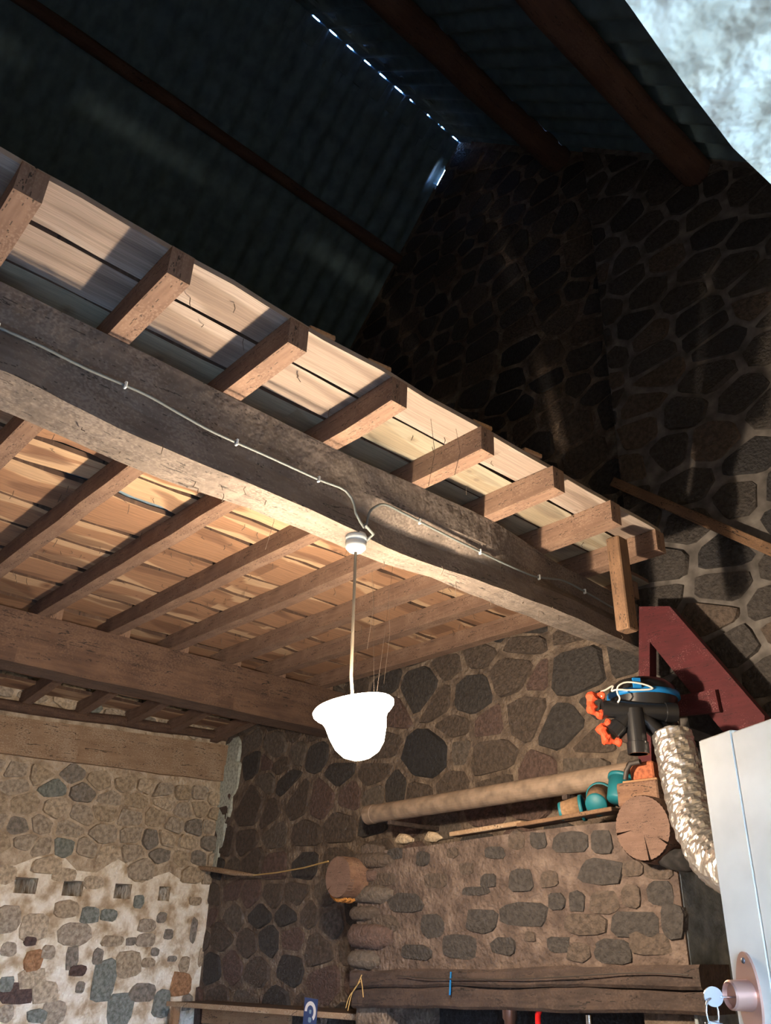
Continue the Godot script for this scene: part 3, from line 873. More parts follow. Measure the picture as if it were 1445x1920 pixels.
func build_lamp():
	var top := Vector3(1.735, 2.897, -2.12)
	var lamp := thing("pendant_lamp", "lit white glass bowl pendant lamp on a long cord under the beam", "lamp", top)
	var mb := MB.new()
	mb.lathe([Vector2(0.0, 0.01), Vector2(0.036, 0.01), Vector2(0.04, 0.0), Vector2(0.04, -0.018), Vector2(0.036, -0.02), Vector2(0.036, -0.024), Vector2(0.04, -0.027), Vector2(0.038, -0.045), Vector2(0.026, -0.058), Vector2(0.0, -0.062)], 24)
	obj("ceiling_rose", mb, M.porcelain, lamp)
	mb = MB.new()
	mb.tube([Vector3(0, -0.05, 0), Vector3(0.004, -0.3, 0), Vector3(0.008, -0.52, 0), Vector3(0.02, -0.6, 0)], 0.0055, 8)
	obj("cord", mb, M.cord, lamp)
	# bulb with its own light
	var bulb := Vector3(0.03, -0.685, 0)
	mb = MB.new(); mb.xf = Transform3D(Basis.IDENTITY, bulb)
	mb.lathe([Vector2(0, 0.085), Vector2(0.014, 0.085), Vector2(0.014, 0.045), Vector2(0.028, 0.02), Vector2(0.032, 0.0), Vector2(0.026, -0.022), Vector2(0, -0.033)], 20)
	var em := StandardMaterial3D.new()
	em.albedo_color = c8(255, 244, 226); em.emission_enabled = true; em.emission = c8(255, 222, 178); em.emission_energy_multiplier = 6.0
	obj("bulb", mb, em, lamp)
	mb = MB.new(); mb.xf = Transform3D(Basis.IDENTITY, bulb + Vector3(0, 0.075, 0))
	mb.lathe([Vector2(0, 0.02), Vector2(0.012, 0.019), Vector2(0.024, 0.01), Vector2(0.025, -0.015), Vector2(0.015, -0.016), Vector2(0, -0.01)], 20)
	obj("lamp_holder", mb, M.porcelain, lamp)
	# bowl: opal glass with a flared rim, hanging askew
	mb = MB.new()
	mb.xf = Transform3D(Basis(Vector3(-0.66, 0, 0.75).normalized(), deg_to_rad(12)), Vector3(0.035, -0.66, 0))
	var prof := [Vector2(0.0, -0.135), Vector2(0.03, -0.133), Vector2(0.06, -0.118), Vector2(0.082, -0.09), Vector2(0.096, -0.05), Vector2(0.104, -0.012), Vector2(0.112, 0.004), Vector2(0.126, 0.014), Vector2(0.137, 0.026), Vector2(0.139, 0.038), Vector2(0.132, 0.046)]
	var inner := []
	for p in prof: inner.append(Vector2(maxf(0.0, p.x - 0.004), p.y + 0.003))
	inner.reverse()
	prof.append_array(inner)
	mb.lathe(prof, 40)
	var gl := StandardMaterial3D.new()
	gl.albedo_color = c8(250, 246, 238); gl.roughness = 0.3
	gl.emission_enabled = true; gl.emission = c8(255, 232, 202); gl.emission_energy_multiplier = 40.0
	obj("glass_bowl", mb, gl, lamp)
	var li := OmniLight3D.new()
	li.name = "bulb_light"
	li.light_color = c8(255, 228, 196)
	li.light_energy = 5.2
	li.light_size = 0.03
	li.omni_range = 20.0; li.omni_attenuation = 2.0
	li.shadow_enabled = true
	lamp.add_child(li)
	li.position = bulb + Vector3(0, -0.005, 0)
	# cables clipped to the beam
	var sets := [[[[-30, 600], [0, 615], [80, 650], [160, 690], [270, 738], [390, 805], [490, 850], [600, 900], [645, 918], [662, 940], [668, 965], [683, 990]], -2.03, "grey cable clipped along the beam, ending in a bend at the lamp"], [[[686, 990], [692, 962], [704, 950], [722, 946], [800, 985], [890, 1030], [1000, 1080], [1060, 1090], [1150, 1140]], -2.06, "grey cable running on from the lamp towards the gable"]]
	for s in sets:
		var ctrl := []
		for q in s[0]:
			var p := onz(q[0], q[1], s[1])
			ctrl.append(p)
		if s[1] == -2.03:
			ctrl.push_front(Vector3(-0.6, 3.035, -2.022)); ctrl.push_front(Vector3(-1.6, 3.03, -2.02)); ctrl.push_front(Vector3(-2.55, 3.035, -2.02))
		else: ctrl.append(Vector3(3.7, 3.07, -2.09))
		var cv := Curve3D.new()
		for i in ctrl.size():
			var tan_: Vector3 = (ctrl[mini(i + 1, ctrl.size() - 1)] - ctrl[maxi(i - 1, 0)]) / 6.0
			cv.add_point(ctrl[i], -tan_, tan_)
		var pts := []
		var L := cv.get_baked_length()
		for i in 141: pts.append(cv.sample_baked(L * i / 140.0, true))
		var th := thing("electric_cable", s[2], "cable")
		mb = MB.new()
		mb.tube(pts, 0.0048, 8)
		var sheath := obj("sheath", mb, M.cable, th)
		for i in ([13, 27, 41, 55, 69, 83, 95, 107, 120, 131] if s[1] == -2.03 else [24, 48, 74, 98, 122]):
			mb = MB.new()
			mb.bar(pts[i] + Vector3(0, 0.012, 0.001), pts[i] + Vector3(0, -0.012, 0.001), 0.008, 0.014, Vector3.BACK, 0.002)
			obj("clip", mb, M.porcelain, sheath)
	mb = MB.new()
	mb.tube([onz(684, 984, -2.04), Vector3(1.765, 2.9, -2.06), Vector3(1.76, 2.88, -2.095)], 0.006, 8)
	obj("cable_tail", mb, M.cable, lamp).position = -top

func build_fireplace():
	var xb := 3.3
	var zl := -3.87
	var zr := -1.88
	var fp := thing("fireplace", "big stone fireplace breast on a charred timber lintel", "fireplace", Vector3.ZERO)
	var mb := MB.new()
	# breast, with the top ledge and the two jambs
	mb.xf = Transform3D(Basis(Vector3(0, 0, 1), Vector3.UP, Vector3(-1, 0, 0)), Vector3.ZERO)
	mb.prism(PackedVector2Array([Vector2(zl, 1.4), Vector2(zr, 1.5), Vector2(zr, 1.93), Vector2(-2.02, 1.96), Vector2(-2.12, 2.065), Vector2(-2.4, 2.06), Vector2(-2.8, 2.045), Vector2(-3.3, 2.02), Vector2(zl + 0.02, 2.005)]), -XE + 0.03, -xb)
	obj("masonry", mb, M.breast, fp)
	mb = MB.new()
	box_into(mb, Vector3(xb + 0.03, 0, zl), Vector3(XE - 0.03, 1.36, zl + 0.24))
	obj("jamb", mb, M.soot, fp)
	mb = MB.new()
	box_into(mb, Vector3(xb + 0.03, 0, zr - 0.24), Vector3(XE - 0.03, 1.45, zr - 0.015))
	obj("jamb", mb, M.soot, fp)
	mb = MB.new()
	box_into(mb, Vector3(XE - 0.08, 0, zl + 0.2), Vector3(XE - 0.03, 1.5, zr - 0.2))
	obj("fireback", mb, M.s_black, fp)
	# cement render on the side that faces the door
	mb = MB.new()
	box_into(mb, Vector3(xb + 0.012, 0.0, zr - 0.012), Vector3(XE - 0.002, 1.93, zr + 0.003))
	obj("side_render", mb, M.cement, fp)
	# stones in the front
	var xf := Transform3D(Basis(Vector3(0, 0, 1), Vector3.UP, Vector3(-1, 0, 0)), Vector3(xb, 0, 0))
	for q in [[190, 425, 140, 45], [275, 500, 150, 60], [200, 575, 150, 70], [360, 575, 100, 70], [425, 340, 45, 35], [560, 340, 70, 40], [800, 305, 120, 65], [905, 305, 60, 70], [500, 462, 100, 28], [645, 430, 85, 70], [520, 560, 110, 70], [650, 540, 160, 70], [760, 495, 55, 45], [823, 497, 50, 55], [910, 500, 85, 60], [1000, 480, 50, 60], [450, 640, 130, 70], [310, 660, 130, 45], [590, 640, 90, 50], [675, 608, 35, 28], [765, 635, 75, 45], [940, 655, 110, 60], [890, 400, 150, 70], [1090, 470, 70, 60], [850, 570, 120, 60], [1010, 570, 130, 70], [165, 345, 95, 70], [240, 345, 70, 40], [735, 425, 60, 50], [1060, 630, 110, 60], [700, 300, 60, 50], [630, 300, 60, 60], [370, 430, 90, 50], [330, 360, 60, 50], [1080, 390, 90, 60], [470, 390, 60, 40], [830, 660, 70, 50], [540, 430, 60, 40], [1000, 390, 70, 40], [1130, 560, 60, 80]]:
		var p := onx(600 + q[0] / 1.71, 1400 + q[1] / 1.71, xb)
		mb = MB.new(); mb.xf = xf
		stone_into(mb, ellipse(Vector2(p.z, p.y), q[2] / 1.71 / 430.0 * 1.4, q[3] / 1.71 / 400.0 * 1.12), rng.randf_range(0.004, 0.012))
		obj("stone", mb, M[["s_brown", "s_dark", "s_dark", "s_brown", "s_dark"][rng.randi() % 5]], fp)
	# corner stones at the left edge
	var yy := 1.42
	for k in 6:
		var h: float = [0.1, 0.13, 0.09, 0.1, 0.08, 0.08][k]
		mb = MB.new()
		var d := 0.2 + 0.1 * (k % 2)
		mb.tube([Vector3(xb - 0.012, yy + h / 2, zl - 0.03), Vector3(xb - 0.015, yy + h / 2, zl), Vector3(xb - 0.005, yy + h / 2, zl + d * 0.7), Vector3(xb + 0.02, yy + h / 2, zl + d)], [h * 0.3, h * 0.5, h * 0.52, h * 0.3], 10, true, true, 0.02, nz)
		for i in mb.v.size(): mb.v[i].x = xb + (mb.v[i].x - xb) * (0.6 if mb.v[i].x < xb else 2.5)
		obj("corner_stone", mb, M[["s_smoke", "s_rose", "s_brown"][k % 3]], fp)
		yy += h
	# charred lintel, two timbers one on the other with a long split between
	for q in [[1.415, 1.53, 1.34, 1.45, -0.04, "charred timber with splits and a wire"], [1.34, 1.447, 1.245, 1.37, -0.025, "lower charred timber"]]:
		var t := timber(fp, "lintel", 0, 2.03, 0.09, func(x):
			var f: float = x / 2.03
			var yt: float = lerpf(q[0], q[1], f) + wob(x, q[0] * 10, 0.014)
			var yb: float = lerpf(q[2], q[3], f) + wob(x, q[2] * 10, 0.012)
			var o: float = q[4] + wob(x, q[0] * 20, 0.014)
			return [Vector2(yb, -0.2), Vector2(yb, o * -1.0 - 0.01), Vector2(yb + 0.012, o * -1.0), Vector2((yt + yb) / 2, -o + wob(x, q[0] * 30, 0.01)), Vector2(yt - 0.012, o * -1.0), Vector2(yt, o * -1.0 - 0.012), Vector2(yt, -0.2)], M.charred)
		# local x runs along the breast (world z), local z points into the room
		t.transform = Transform3D(Basis(Vector3(0, 0, 1), Vector3.UP, Vector3(-1, 0, 0)), Vector3(xb, 0, zl + 0.02))
		t.set_meta("label", q[5])
	# two round logs built in at the ends
	for q in [[[1205, 1552], 3.19, 0.125, "thick sawn round log end sticking out of the fireplace top", 0.6], [[634, 1644], 3.16, 0.105, "round log end beside the fireplace with orange fungus below", 0.63]]:
		var c := onx(q[0][0], q[0][1], q[1])
		var lg := thing("log", q[3], "log")
		var r: float = q[2]
		mb = MB.new()
		mb.tube([c, c + Vector3(0.02, 0, 0), c + Vector3(0.25, 0, 0), c + Vector3(q[4], 0, 0)], [r, r * 1.02, r * 1.03, r], 22, true, false, 0.018, nz)
		var bark_or_edge_shade := obj("bark_or_edge_shade", mb, M.log_side, lg, false)
		# end grain: a sawn disc with drying cracks cut into it
		mb = MB.new()
		mb.xf = Transform3D(Basis(Vector3(0, 0, 1), Vector3.UP, Vector3(-1, 0, 0)), c)
		var disc := PackedVector2Array()
		for i in 160:
			var an := TAU * i / 160
			var rd := r * 0.995
			for cr in ([[84, 0.35], [124, 0.2], [146, 0.6]] if r > 0.11 else [[44, 0.5], [98, 0.6]]):
				if i == cr[0]: rd = r * cr[1]
			disc.append(Vector2(cos(an), sin(an)) * (rd if rd < r * 0.99 else rd + 0.0012 * sin(i * 1.7)))
		mb.prism(disc, -0.03, 0.006)
		obj("end_grain", mb, M.log_end, lg)
		if r < 0.11:
			mb = MB.new()
			var pth := []
			for i in 9:
				var a := PI * (0.95 + 0.62 * i / 8.0)
				pth.append(c + Vector3(0.07, sin(a) * r * 1.0, -cos(a) * r * -1.0))
			for k in 3:
				var p2 := []
				for p in pth: p2.append(p + Vector3(k * 0.035 - 0.03, -0.004 * k, 0))
				mb.tube(p2, [0.012, 0.02, 0.026, 0.03, 0.032, 0.03, 0.028, 0.02, 0.012], 7, true, true, 0.012, nz)
			obj("fungus", mb, M.fungus, bark_or_edge_shade)
	# ledge of slats along the breast top
	mb = MB.new()
	mb.bar(onx(980, 1553, xb + 0.02) + Vector3(0, 0.01, 0), onx(1158, 1523, xb + 0.02) + Vector3(0, 0.01, 0), 0.1, 0.018, Vector3.UP, 0.003)
	tag(obj("slat", mb, M.old_sawn), "reddish wooden slat under the teal pots on the fireplace ledge", "slat")
	mb = MB.new()
	mb.bar(onx(850, 1570, xb + 0.05) + Vector3(0, 0.012, 0), onx(985, 1550, xb + 0.04) + Vector3(0, 0.015, 0), 0.07, 0.022, Vector3.UP, 0.004)
	tag(obj("slat", mb, M.wall_beam), "worn tan slat on the fireplace ledge below the long pipe", "slat")
	for q in [[758, 1576, 0.05], [812, 1572, 0.07]]:
		var p := onx(q[0], q[1], xb + 0.06)
		mb = MB.new()
		mb.tube([p + Vector3(0, 0, -0.06), p + Vector3(0, 0.01, -0.02), p + Vector3(0, 0.005, 0.03), p + Vector3(0, 0, 0.07)], [0.01, q[2] * 0.5, q[2] * 0.4, 0.008], 7, true, true, 0.02, nz)
		tag(obj("rubble_lump", mb, M.s_tan), "small lump of rubble on the fireplace ledge", "stone", "rubble on the fireplace ledge")
	# long pipe
	var a := onx(690, 1528, 3.42)
	var b := onx(1185, 1450, 3.42)
	mb = MB.new()
	var dir := (b - a).normalized()
	var side := dir.cross(Vector3.UP).normalized()
	var up := side.cross(dir)
	var rr := 0.052
	var prs := []
	for q in [[a + dir * 0.05, rr - 0.006], [a, rr - 0.006], [a, rr + 0.003], [a + dir * 0.06, rr + 0.003], [a + dir * 0.065, rr], [b, rr]]:
		var ring := PackedVector3Array()
		for j in 24: ring.append(q[0] + (side * cos(TAU * j / 24) + up * sin(TAU * j / 24)) * q[1])
		prs.append(ring)
	mb.loft(prs, false, true)
	tag(obj("drain_pipe", mb, M.pvc), "long dusty tan plastic pipe lying above the fireplace", "pipe")
	# brackets the pipe lies on
	for t in [0.12, 0.8]:
		var p := a.lerp(b, t)
		mb = MB.new()
		mb.bar(p + Vector3(-0.03, -0.065, 0), Vector3(XE + 0.02, p.y - 0.065, p.z), 0.03, 0.025)
		tag(obj("peg", mb, M.charred), "dark wooden peg in the wall holding up the long pipe", "peg", "pegs under the long pipe")
	# pots lying with their bases to the room
	var kinds := [[[1050, 1522], Vector3(0.35, 0.12, 0.75), 0.042, "teal plastic pot with dusty sides lying on its side, next to the bare slat", true], [[1117, 1510], Vector3(0.8, 0.42, -0.25), 0.05, "teal plastic pot with dusty sides, middle one on the slat", true], [[1158, 1503], Vector3(0.4, 0.85, 0.1), 0.05, "all teal plastic pot standing askew against the wooden block", false]]
	for k in kinds:
		var c := onx(k[0][0], k[0][1], 3.3)
		var pot := thing("plant_pot", k[3], "pot", Vector3.ZERO, "pots on the fireplace ledge")
		var y: Vector3 = k[1].normalized()
		var x := y.cross(Vector3.BACK).normalized()
		var bs := Basis(x, y, x.cross(y))
		var r: float = k[2]
		for part in [["base", [Vector2(0, -0.001), Vector2(r * 0.95, -0.001), Vector2(r, 0.004), Vector2(r * 1.02, 0.012)], "teal"], ["side", [Vector2(r * 1.02, 0.012), Vector2(r * 1.3, 0.1), Vector2(r * 1.25, 0.1), Vector2(r * 0.98, 0.012), Vector2(0, 0.01)], "dusty" if k[4] else "teal"], ["rim", [Vector2(r * 1.28, 0.096), Vector2(r * 1.4, 0.098), Vector2(r * 1.4, 0.112), Vector2(r * 1.26, 0.112), Vector2(r * 1.24, 0.096)], "teal"]]:
			mb = MB.new(); mb.xf = Transform3D(bs, c)
			mb.lathe(part[1], 24)
			obj(part[0], mb, M[part[2]], pot)
	# wire along the lintel and straw ends
	mb = MB.new()
	var wp := []
	for q in [[745, 1829], [800, 1834], [880, 1836], [960, 1836], [1050, 1832], [1130, 1827], [1205, 1824], [1290, 1828]]:
		wp.append(onx(q[0], q[1], xb - 0.062))
	mb.tube(flow(wp, 40), 0.0024, 6)
	tag(obj("wire", mb, M.iron), "thin wire strung along the charred lintel", "wire")
	var sw := thing("straw_wisp", "wisp of pale straw hanging beside the charred lintel", "straw")
	for q in [[[678, 1828], [668, 1850], [655, 1868], [648, 1890]], [[676, 1832], [679, 1850], [681, 1870]], [[675, 1840], [660, 1862], [652, 1895]]]:
		mb = MB.new()
		var pp := []
		for s in q: pp.append(onx(s[0], s[1], xb - 0.05))
		mb.tube(flow(pp, 14), 0.0026, 5)
		obj("stalk", mb, M.straw, sw)
	mb = MB.new()
	mb.bar(onx(845, 1822, xb - 0.055), onx(843, 1866, xb - 0.055), 0.008, 0.006, Vector3.BACK, 0.001)
	tag(obj("peg", mb, M.blue_plastic), "thin blue peg stuck to the charred lintel", "peg")
	# things in the hearth, tops showing under the lintel
	mb = MB.new()
	var p0 := onx(955, 1895, xb + 0.12)
	mb.xf = Transform3D(Basis.IDENTITY, p0)
	mb.lathe([Vector2(0, 0.06), Vector2(0.028, 0.06), Vector2(0.034, 0.045), Vector2(0.034, -0.03), Vector2(0.026, -0.04), Vector2(0.026, -1.25), Vector2(0, -1.26)], 18)
	tag(obj("brass_pipe", mb, M.brass), "brass coloured pipe end standing in the hearth", "pipe")
	mb = MB.new()
	p0 = onx(1008, 1910, xb + 0.02)
	mb.tube([onx(1016, 1878, xb - 0.02), onx(1013, 1890, xb - 0.01), onx(1008, 1902, xb + 0.01), p0 + Vector3(0, -0.04, 0), p0 + Vector3(0.02, -1.2, 0)], [0.007, 0.012, 0.013, 0.013, 0.013], 10)
	tag(obj("hose", mb, M.red_plastic), "bright red hose end sticking up in the hearth", "hose")
	mb = MB.new()
	p0 = onx(1103, 1903, xb + 0.05)
	mb.tube([p0, p0 + Vector3(0, -1.3, 0)], 0.014, 14)
	tag(obj("steel_tube", mb, M.steel), "shiny steel tube standing in the hearth", "tube")

func build_red_frame():
	# block, plank and brick piled on the fireplace ledge carry the frame
	var mb := MB.new()
	var p := onx(1213, 1492, 3.34)
	mb.bar(p + Vector3(0, 0, -0.1), p + Vector3(0, 0, 0.1), 0.16, 0.1, Vector3.UP, 0.006)
	tag(obj("wood_block", mb, M.log_side), "dark wooden block lying on the sawn log end", "block")
	p = onx(1215, 1470, 3.34)
	mb = MB.new()
	mb.bar(p + Vector3(0, 0, -0.085), p + Vector3(0, 0, 0.085), 0.14, 0.022, Vector3.UP, 0.003)
	tag(obj("wood_offcut", mb, M.sawn), "thin orange wood offcut lying on the dark block", "offcut")
	p = onx(1213, 1450, 3.34)
	mb = MB.new()
	mb.bar(p + Vector3(0, 0.004, -0.055), p + Vector3(0, 0.004, 0.06), 0.1, 0.075, Vector3.UP, 0.006)
	tag(obj("brick", mb, M.brick), "orange clay brick under the foot of the red frame", "brick")
	# the frame itself, in a plane across the room
	var fr := thing("red_frame", "dark red painted wooden frame with a slanting board beside the flue", "frame")
	var X := 3.52
	var xf := Transform3D(Basis(Vector3(0, 0, 1), Vector3.UP, Vector3(-1, 0, 0)), Vector3(X, 0, 0))
	var pts := func(list): 
		var out := PackedVector2Array()
		for q in list:
			var w := onx(q[0], q[1], X); out.append(Vector2(w.z, w.y))
		return out
	mb = MB.new(); mb.xf = xf
	mb.prism(pts.call([[1204, 1140], [1232, 1140], [1224, 1210], [1224, 1290], [1228, 1440], [1203, 1440]]), -0.03, 0.03)
	obj("post", mb, M.red_paint, fr)
	mb = MB.new(); mb.xf = xf
	mb.prism(pts.call([[1231, 1140], [1262, 1140], [1345, 1235], [1440, 1345], [1440, 1385], [1375, 1390], [1270, 1262], [1224, 1205]]), -0.022, 0.034)
	obj("slanting_board", mb, M.red_paint, fr)
	mb = MB.new(); mb.xf = xf
	mb.prism(pts.call([[1225, 1318], [1352, 1298], [1361, 1339], [1227, 1352]]), 0.034, 0.058)
	obj("cross_piece", mb, M.red_paint, fr)
	# black ventilation manifold with blue ring, tied to the frame
	var U := Vector3(3.26, 2.52, -1.985)
	var R := Vector3(cos(deg_to_rad(YAW)), 0, sin(deg_to_rad(YAW)))
	var F := Vector3(-sin(deg_to_rad(YAW)), 0, cos(deg_to_rad(YAW)))
	var k := 0.00262
	var at := func(px, py, f): return U + R * ((px - 1200) * k) + Vector3.UP * ((1338 - py) * k) + F * f
	var un := thing("ventilation_manifold", "black plastic pipe manifold with domed top and blue ring", "manifold")
	var c: Vector3 = at.call(1222, 1316, 0.0)
	mb = MB.new(); mb.xf = Transform3D(Basis.IDENTITY, c)
	mb.lathe([Vector2(0, 0.085), Vector2(0.06, 0.082), Vector2(0.11, 0.066), Vector2(0.14, 0.04), Vector2(0.152, 0.012), Vector2(0.154, 0.0), Vector2(0, 0.0)], 36)
	obj("dome", mb, M.black_plastic, un)
	mb = MB.new(); mb.xf = Transform3D(Basis.IDENTITY, c)
	mb.lathe([Vector2(0.14, 0.012), Vector2(0.158, 0.01), Vector2(0.16, -0.012), Vector2(0.14, -0.014)], 36)
	mb.bar(F * 0.158 + R * -0.07 + Vector3.UP * 0.0, F * 0.15 + R * -0.07 + Vector3.UP * 0.045, 0.036, 0.012, F, 0.002)
	obj("blue_ring", mb, M.blue_plastic, un)
	mb = MB.new(); mb.xf = Transform3D(Basis.IDENTITY, c)
	mb.lathe([Vector2(0, -0.012), Vector2(0.148, -0.012), Vector2(0.142, -0.055), Vector2(0.14, -0.06), Vector2(0, -0.06)], 36, false)
	obj("collar", mb, M.black_plastic, un)
	for q in [[[1136, 1350], [1258, 1352], 0.037, 0.125], [[1186, 1352], [1150, 1390], 0.035, 0.12], [[1188, 1350], [1188, 1422], 0.04, 0.135], [[1192, 1352], [1240, 1400], 0.035, 0.12], [[1240, 1340], [1262, 1405], 0.055, 0.04]]:
		mb = MB.new()
		var a: Vector3 = at.call(q[0][0], q[0][1], q[3])
		var b: Vector3 = at.call(q[1][0], q[1][1], q[3])
		var d := (b - a).normalized()
		var l := a.distance_to(b)
		mb.tube([a, a + d * (l - 0.05), a + d * (l - 0.048), a + d * l, a + d * l, a + d * (l - 0.03)], [q[2], q[2], q[2] + 0.005, q[2] + 0.005, q[2] - 0.004, q[2] - 0.004], 40, false)
		obj("pipe", mb, M.black_plastic, un)
	# crumpled orange bags stuffed in the left pipe mouths
	for q in [[[1143, 1318], [1122, 1322], [1122, 1345], [1140, 1352]], [[1150, 1362], [1134, 1372], [1142, 1390], [1164, 1394]]]:
		var bag := thing("orange_bag", "crumpled orange bag stuffed in an upper manifold pipe mouth" if q[0][1] == 1318 else "crumpled orange bag stuffed in a lower manifold pipe mouth", "bag")
		mb = MB.new()
		var pp := []
		for c4 in q: pp.append(at.call(c4[0], c4[1] + 8, 0.12))
		pp = flow(pp, 26)
		var rd := []
		for i in 26: rd.append(0.023 + 0.006 * sin(i * 0.9) - 0.01 * absf(i / 12.5 - 1.0))
		var cr := FastNoiseLite.new(); cr.seed = 8; cr.frequency = 0.25; cr.fractal_octaves = 2
		mb.tube(pp, rd, 14, false, true, 0.009, cr)
		obj("cloth", mb, M.orange_cloth, bag)
	mb = MB.new()
	var rp := []
	for q in [[1130, 1312], [1128, 1305], [1138, 1300], [1150, 1293], [1147, 1302], [1152, 1303], [1175, 1303], [1205, 1301], [1211, 1298], [1195, 1292], [1170, 1290], [1155, 1297], [1152, 1308], [1155, 1318], [1150, 1328]]:
		rp.append(at.call(q[0] + 8, q[1] + 18, 0.165 if q[0] > 1150 else 0.13))
	mb.tube(flow(rp, 70), 0.004, 7)
	tag(obj("cord", mb, M.rope), "white knotted cord tied round the black manifold", "cord")
	# flexible foil duct going down from the manifold
	mb = MB.new()
	var ctrl := [onx(1258, 1372, 3.22), onx(1272, 1430, 3.2), onx(1288, 1500, 3.17), onx(1308, 1560, 3.12), onx(1340, 1615, 3.05), onx(1400, 1650, 2.95)]
	var cv := Curve3D.new()
	for i in ctrl.size():
		var t_: Vector3 = (ctrl[mini(i + 1, 5)] - ctrl[maxi(i - 1, 0)]) / 6.0
		cv.add_point(ctrl[i], -t_, t_)
	var fp := []
	var fr2 := []
	for i in 110:
		fp.append(cv.sample_baked(cv.get_baked_length() * i / 109.0, true))
		fr2.append(0.082 + (-0.02 if i < 3 else 0.0))
	var big := FastNoiseLite.new(); big.seed = 3; big.frequency = 0.3; big.fractal_octaves = 2
	mb.tube(fp, fr2, 48, false, true, 0.008, big)
	tag(obj("foil_duct", mb, M.foil), "crinkled silver foil duct running down from the black manifold", "duct")
	# dark bracket and cloth below
	mb = MB.new()
	mb.tube([onx(1200, 1428, 3.25), onx(1182, 1432, 3.25), onx(1174, 1445, 3.25), onx(1172, 1462, 3.25)], 0.011, 8)
	tag(obj("hook", mb, M.iron), "black bent iron hook by the foot of the red frame", "hook")
	mb = MB.new()
	var cl := []
	for i in 10:
		var t := i / 9.0
		cl.append(onx(lerpf(1215, 1345, t), 1592 + 22 * sin(t * 3.0), 3.24))
	mb.tube(cl, [0.01, 0.02, 0.03, 0.035, 0.035, 0.04, 0.04, 0.035, 0.03, 0.02], 9, true, true, 0.02, nz)
	tag(obj("dark_cloth", mb, M.cloth_dark), "dark rag hanging over the corner of the fireplace under the foil duct", "rag")
	# lath leaning on the flue
	mb = MB.new()
	mb.bar(onx(1148, 903, 3.64), onx(1470, 1042, 3.62), 0.02, 0.055, Vector3(0, 1, 0.5).normalized(), 0.003)
	tag(obj("lath", mb, M.old_sawn), "pale sawn lath leaning across the dark flue", "lath")

func build_door():
	var free := Vector3(1.146, 0, -0.595)
	var dir := Vector3(-0.495, 0, 0.868)     # from the free edge to the hinges
	var nrm := Vector3(-0.868, 0, -0.495)    # the face that shows
	var door := structure("door_1", "white painted plank door standing open")
	var xs := [0.0, 0.08, 0.185, 0.29, 0.395, 0.5, 0.6]
	for i in xs.size() - 1:
		var mb := MB.new()
		var m: float = (xs[i] + xs[i + 1]) / 2
		var w: float = xs[i + 1] - xs[i] - 0.0015
		var c := free + dir * m - nrm * 0.02
		mb.bar(c + Vector3.UP * 0.03, c + Vector3.UP * (1.862 - 0.004 * (i % 2)), w, 0.04, nrm, 0.0018)
		obj("board", mb, M.door_paint, door)
	for y in [0.35, 1.0, 1.6]:
		var mb := MB.new()
		mb.bar(free + dir * 0.03 - nrm * 0.052 + Vector3.UP * y, free + dir * 0.57 - nrm * 0.052 + Vector3.UP * y, 0.024, 0.12, Vector3.UP, 0.004)
		obj("ledge", mb, M.door_paint, door)
	# lock: oval plate, cylinder, screws
	var c := free + dir * 0.036 + Vector3.UP * 1.543
	var bs := Basis(dir, Vector3.UP, nrm)
	var mb := MB.new(); mb.xf = Transform3D(bs, c)
	var poly := PackedVector2Array()
	for i in 32:
		var a := TAU * i / 32
		poly.append(Vector2(cos(a) * 0.023, sin(a) * 0.05))
	mb.prism(poly, -0.001, 0.0035)
	var plate := obj("lock_plate", mb, M.brass, door)
	mb = MB.new(); mb.xf = Transform3D(Basis(dir, nrm, -Vector3.UP), c + Vector3.UP * 0.002)
	mb.lathe([Vector2(0, 0.002), Vector2(0.0175, 0.002), Vector2(0.0165, 0.028), Vector2(0.0145, 0.03), Vector2(0.0135, 0.024), Vector2(0, 0.022)], 28, false)
	obj("lock_cylinder", mb, M.brass, plate)
	for s in [-1, 1]:
		mb = MB.new(); mb.xf = Transform3D(Basis(dir, nrm, -Vector3.UP), c + Vector3.UP * 0.04 * s)
		mb.lathe([Vector2(0, 0.0055), Vector2(0.003, 0.005), Vector2(0.004, 0.003), Vector2(0, 0.002)], 12)
		obj("screw", mb, M.iron, plate)
	# key in the lock with others hanging from it
	var keys := thing("key_ring", "steel keys on a ring hanging from the door lock", "keys")
	var kc := c + nrm * 0.042
	mb = MB.new()
	mb.bar(c + nrm * 0.02, kc, 0.007, 0.002, Vector3.UP, 0.0005)
	obj("key_blade", mb, M.steel, keys)
	mb = MB.new(); mb.xf = Transform3D(Basis(nrm, Vector3.UP, -dir), kc + nrm * 0.01)
	poly = PackedVector2Array()
	for i in 20: poly.append(Vector2(cos(TAU * i / 20) * 0.013, sin(TAU * i / 20) * 0.011))
	mb.prism(poly, -0.001, 0.001)
	obj("key_head", mb, M.steel, keys)
	mb = MB.new()
	var ring := []
	for i in 25: ring.append(kc + nrm * 0.014 + Vector3(0, -0.017, 0) + Vector3.UP * cos(TAU * i / 24) * 0.015 + (dir * 0.5 + nrm).normalized() * sin(TAU * i / 24) * 0.013)
	mb.tube(ring, 0.0014, 6, true, false)
	var kring := obj("ring", mb, M.steel, keys)
	for s in [-1, 1]:
		var kp: Vector3 = kc + nrm * 0.014 + Vector3(0, -0.03, 0) + dir * 0.004 * s
		mb = MB.new()
		mb.bar(kp + Vector3(0, 0.004, 0), kp + Vector3(0, -0.02, 0) + nrm * 0.004 * s, 0.02, 0.002, dir, 0.0008)
		mb.bar(kp + Vector3(0, -0.018, 0) + nrm * 0.004 * s, kp + Vector3(0, -0.05, 0) + nrm * 0.008 * s, 0.008, 0.002, dir, 0.0005)
		obj("hanging_key", mb, M.steel, kring)

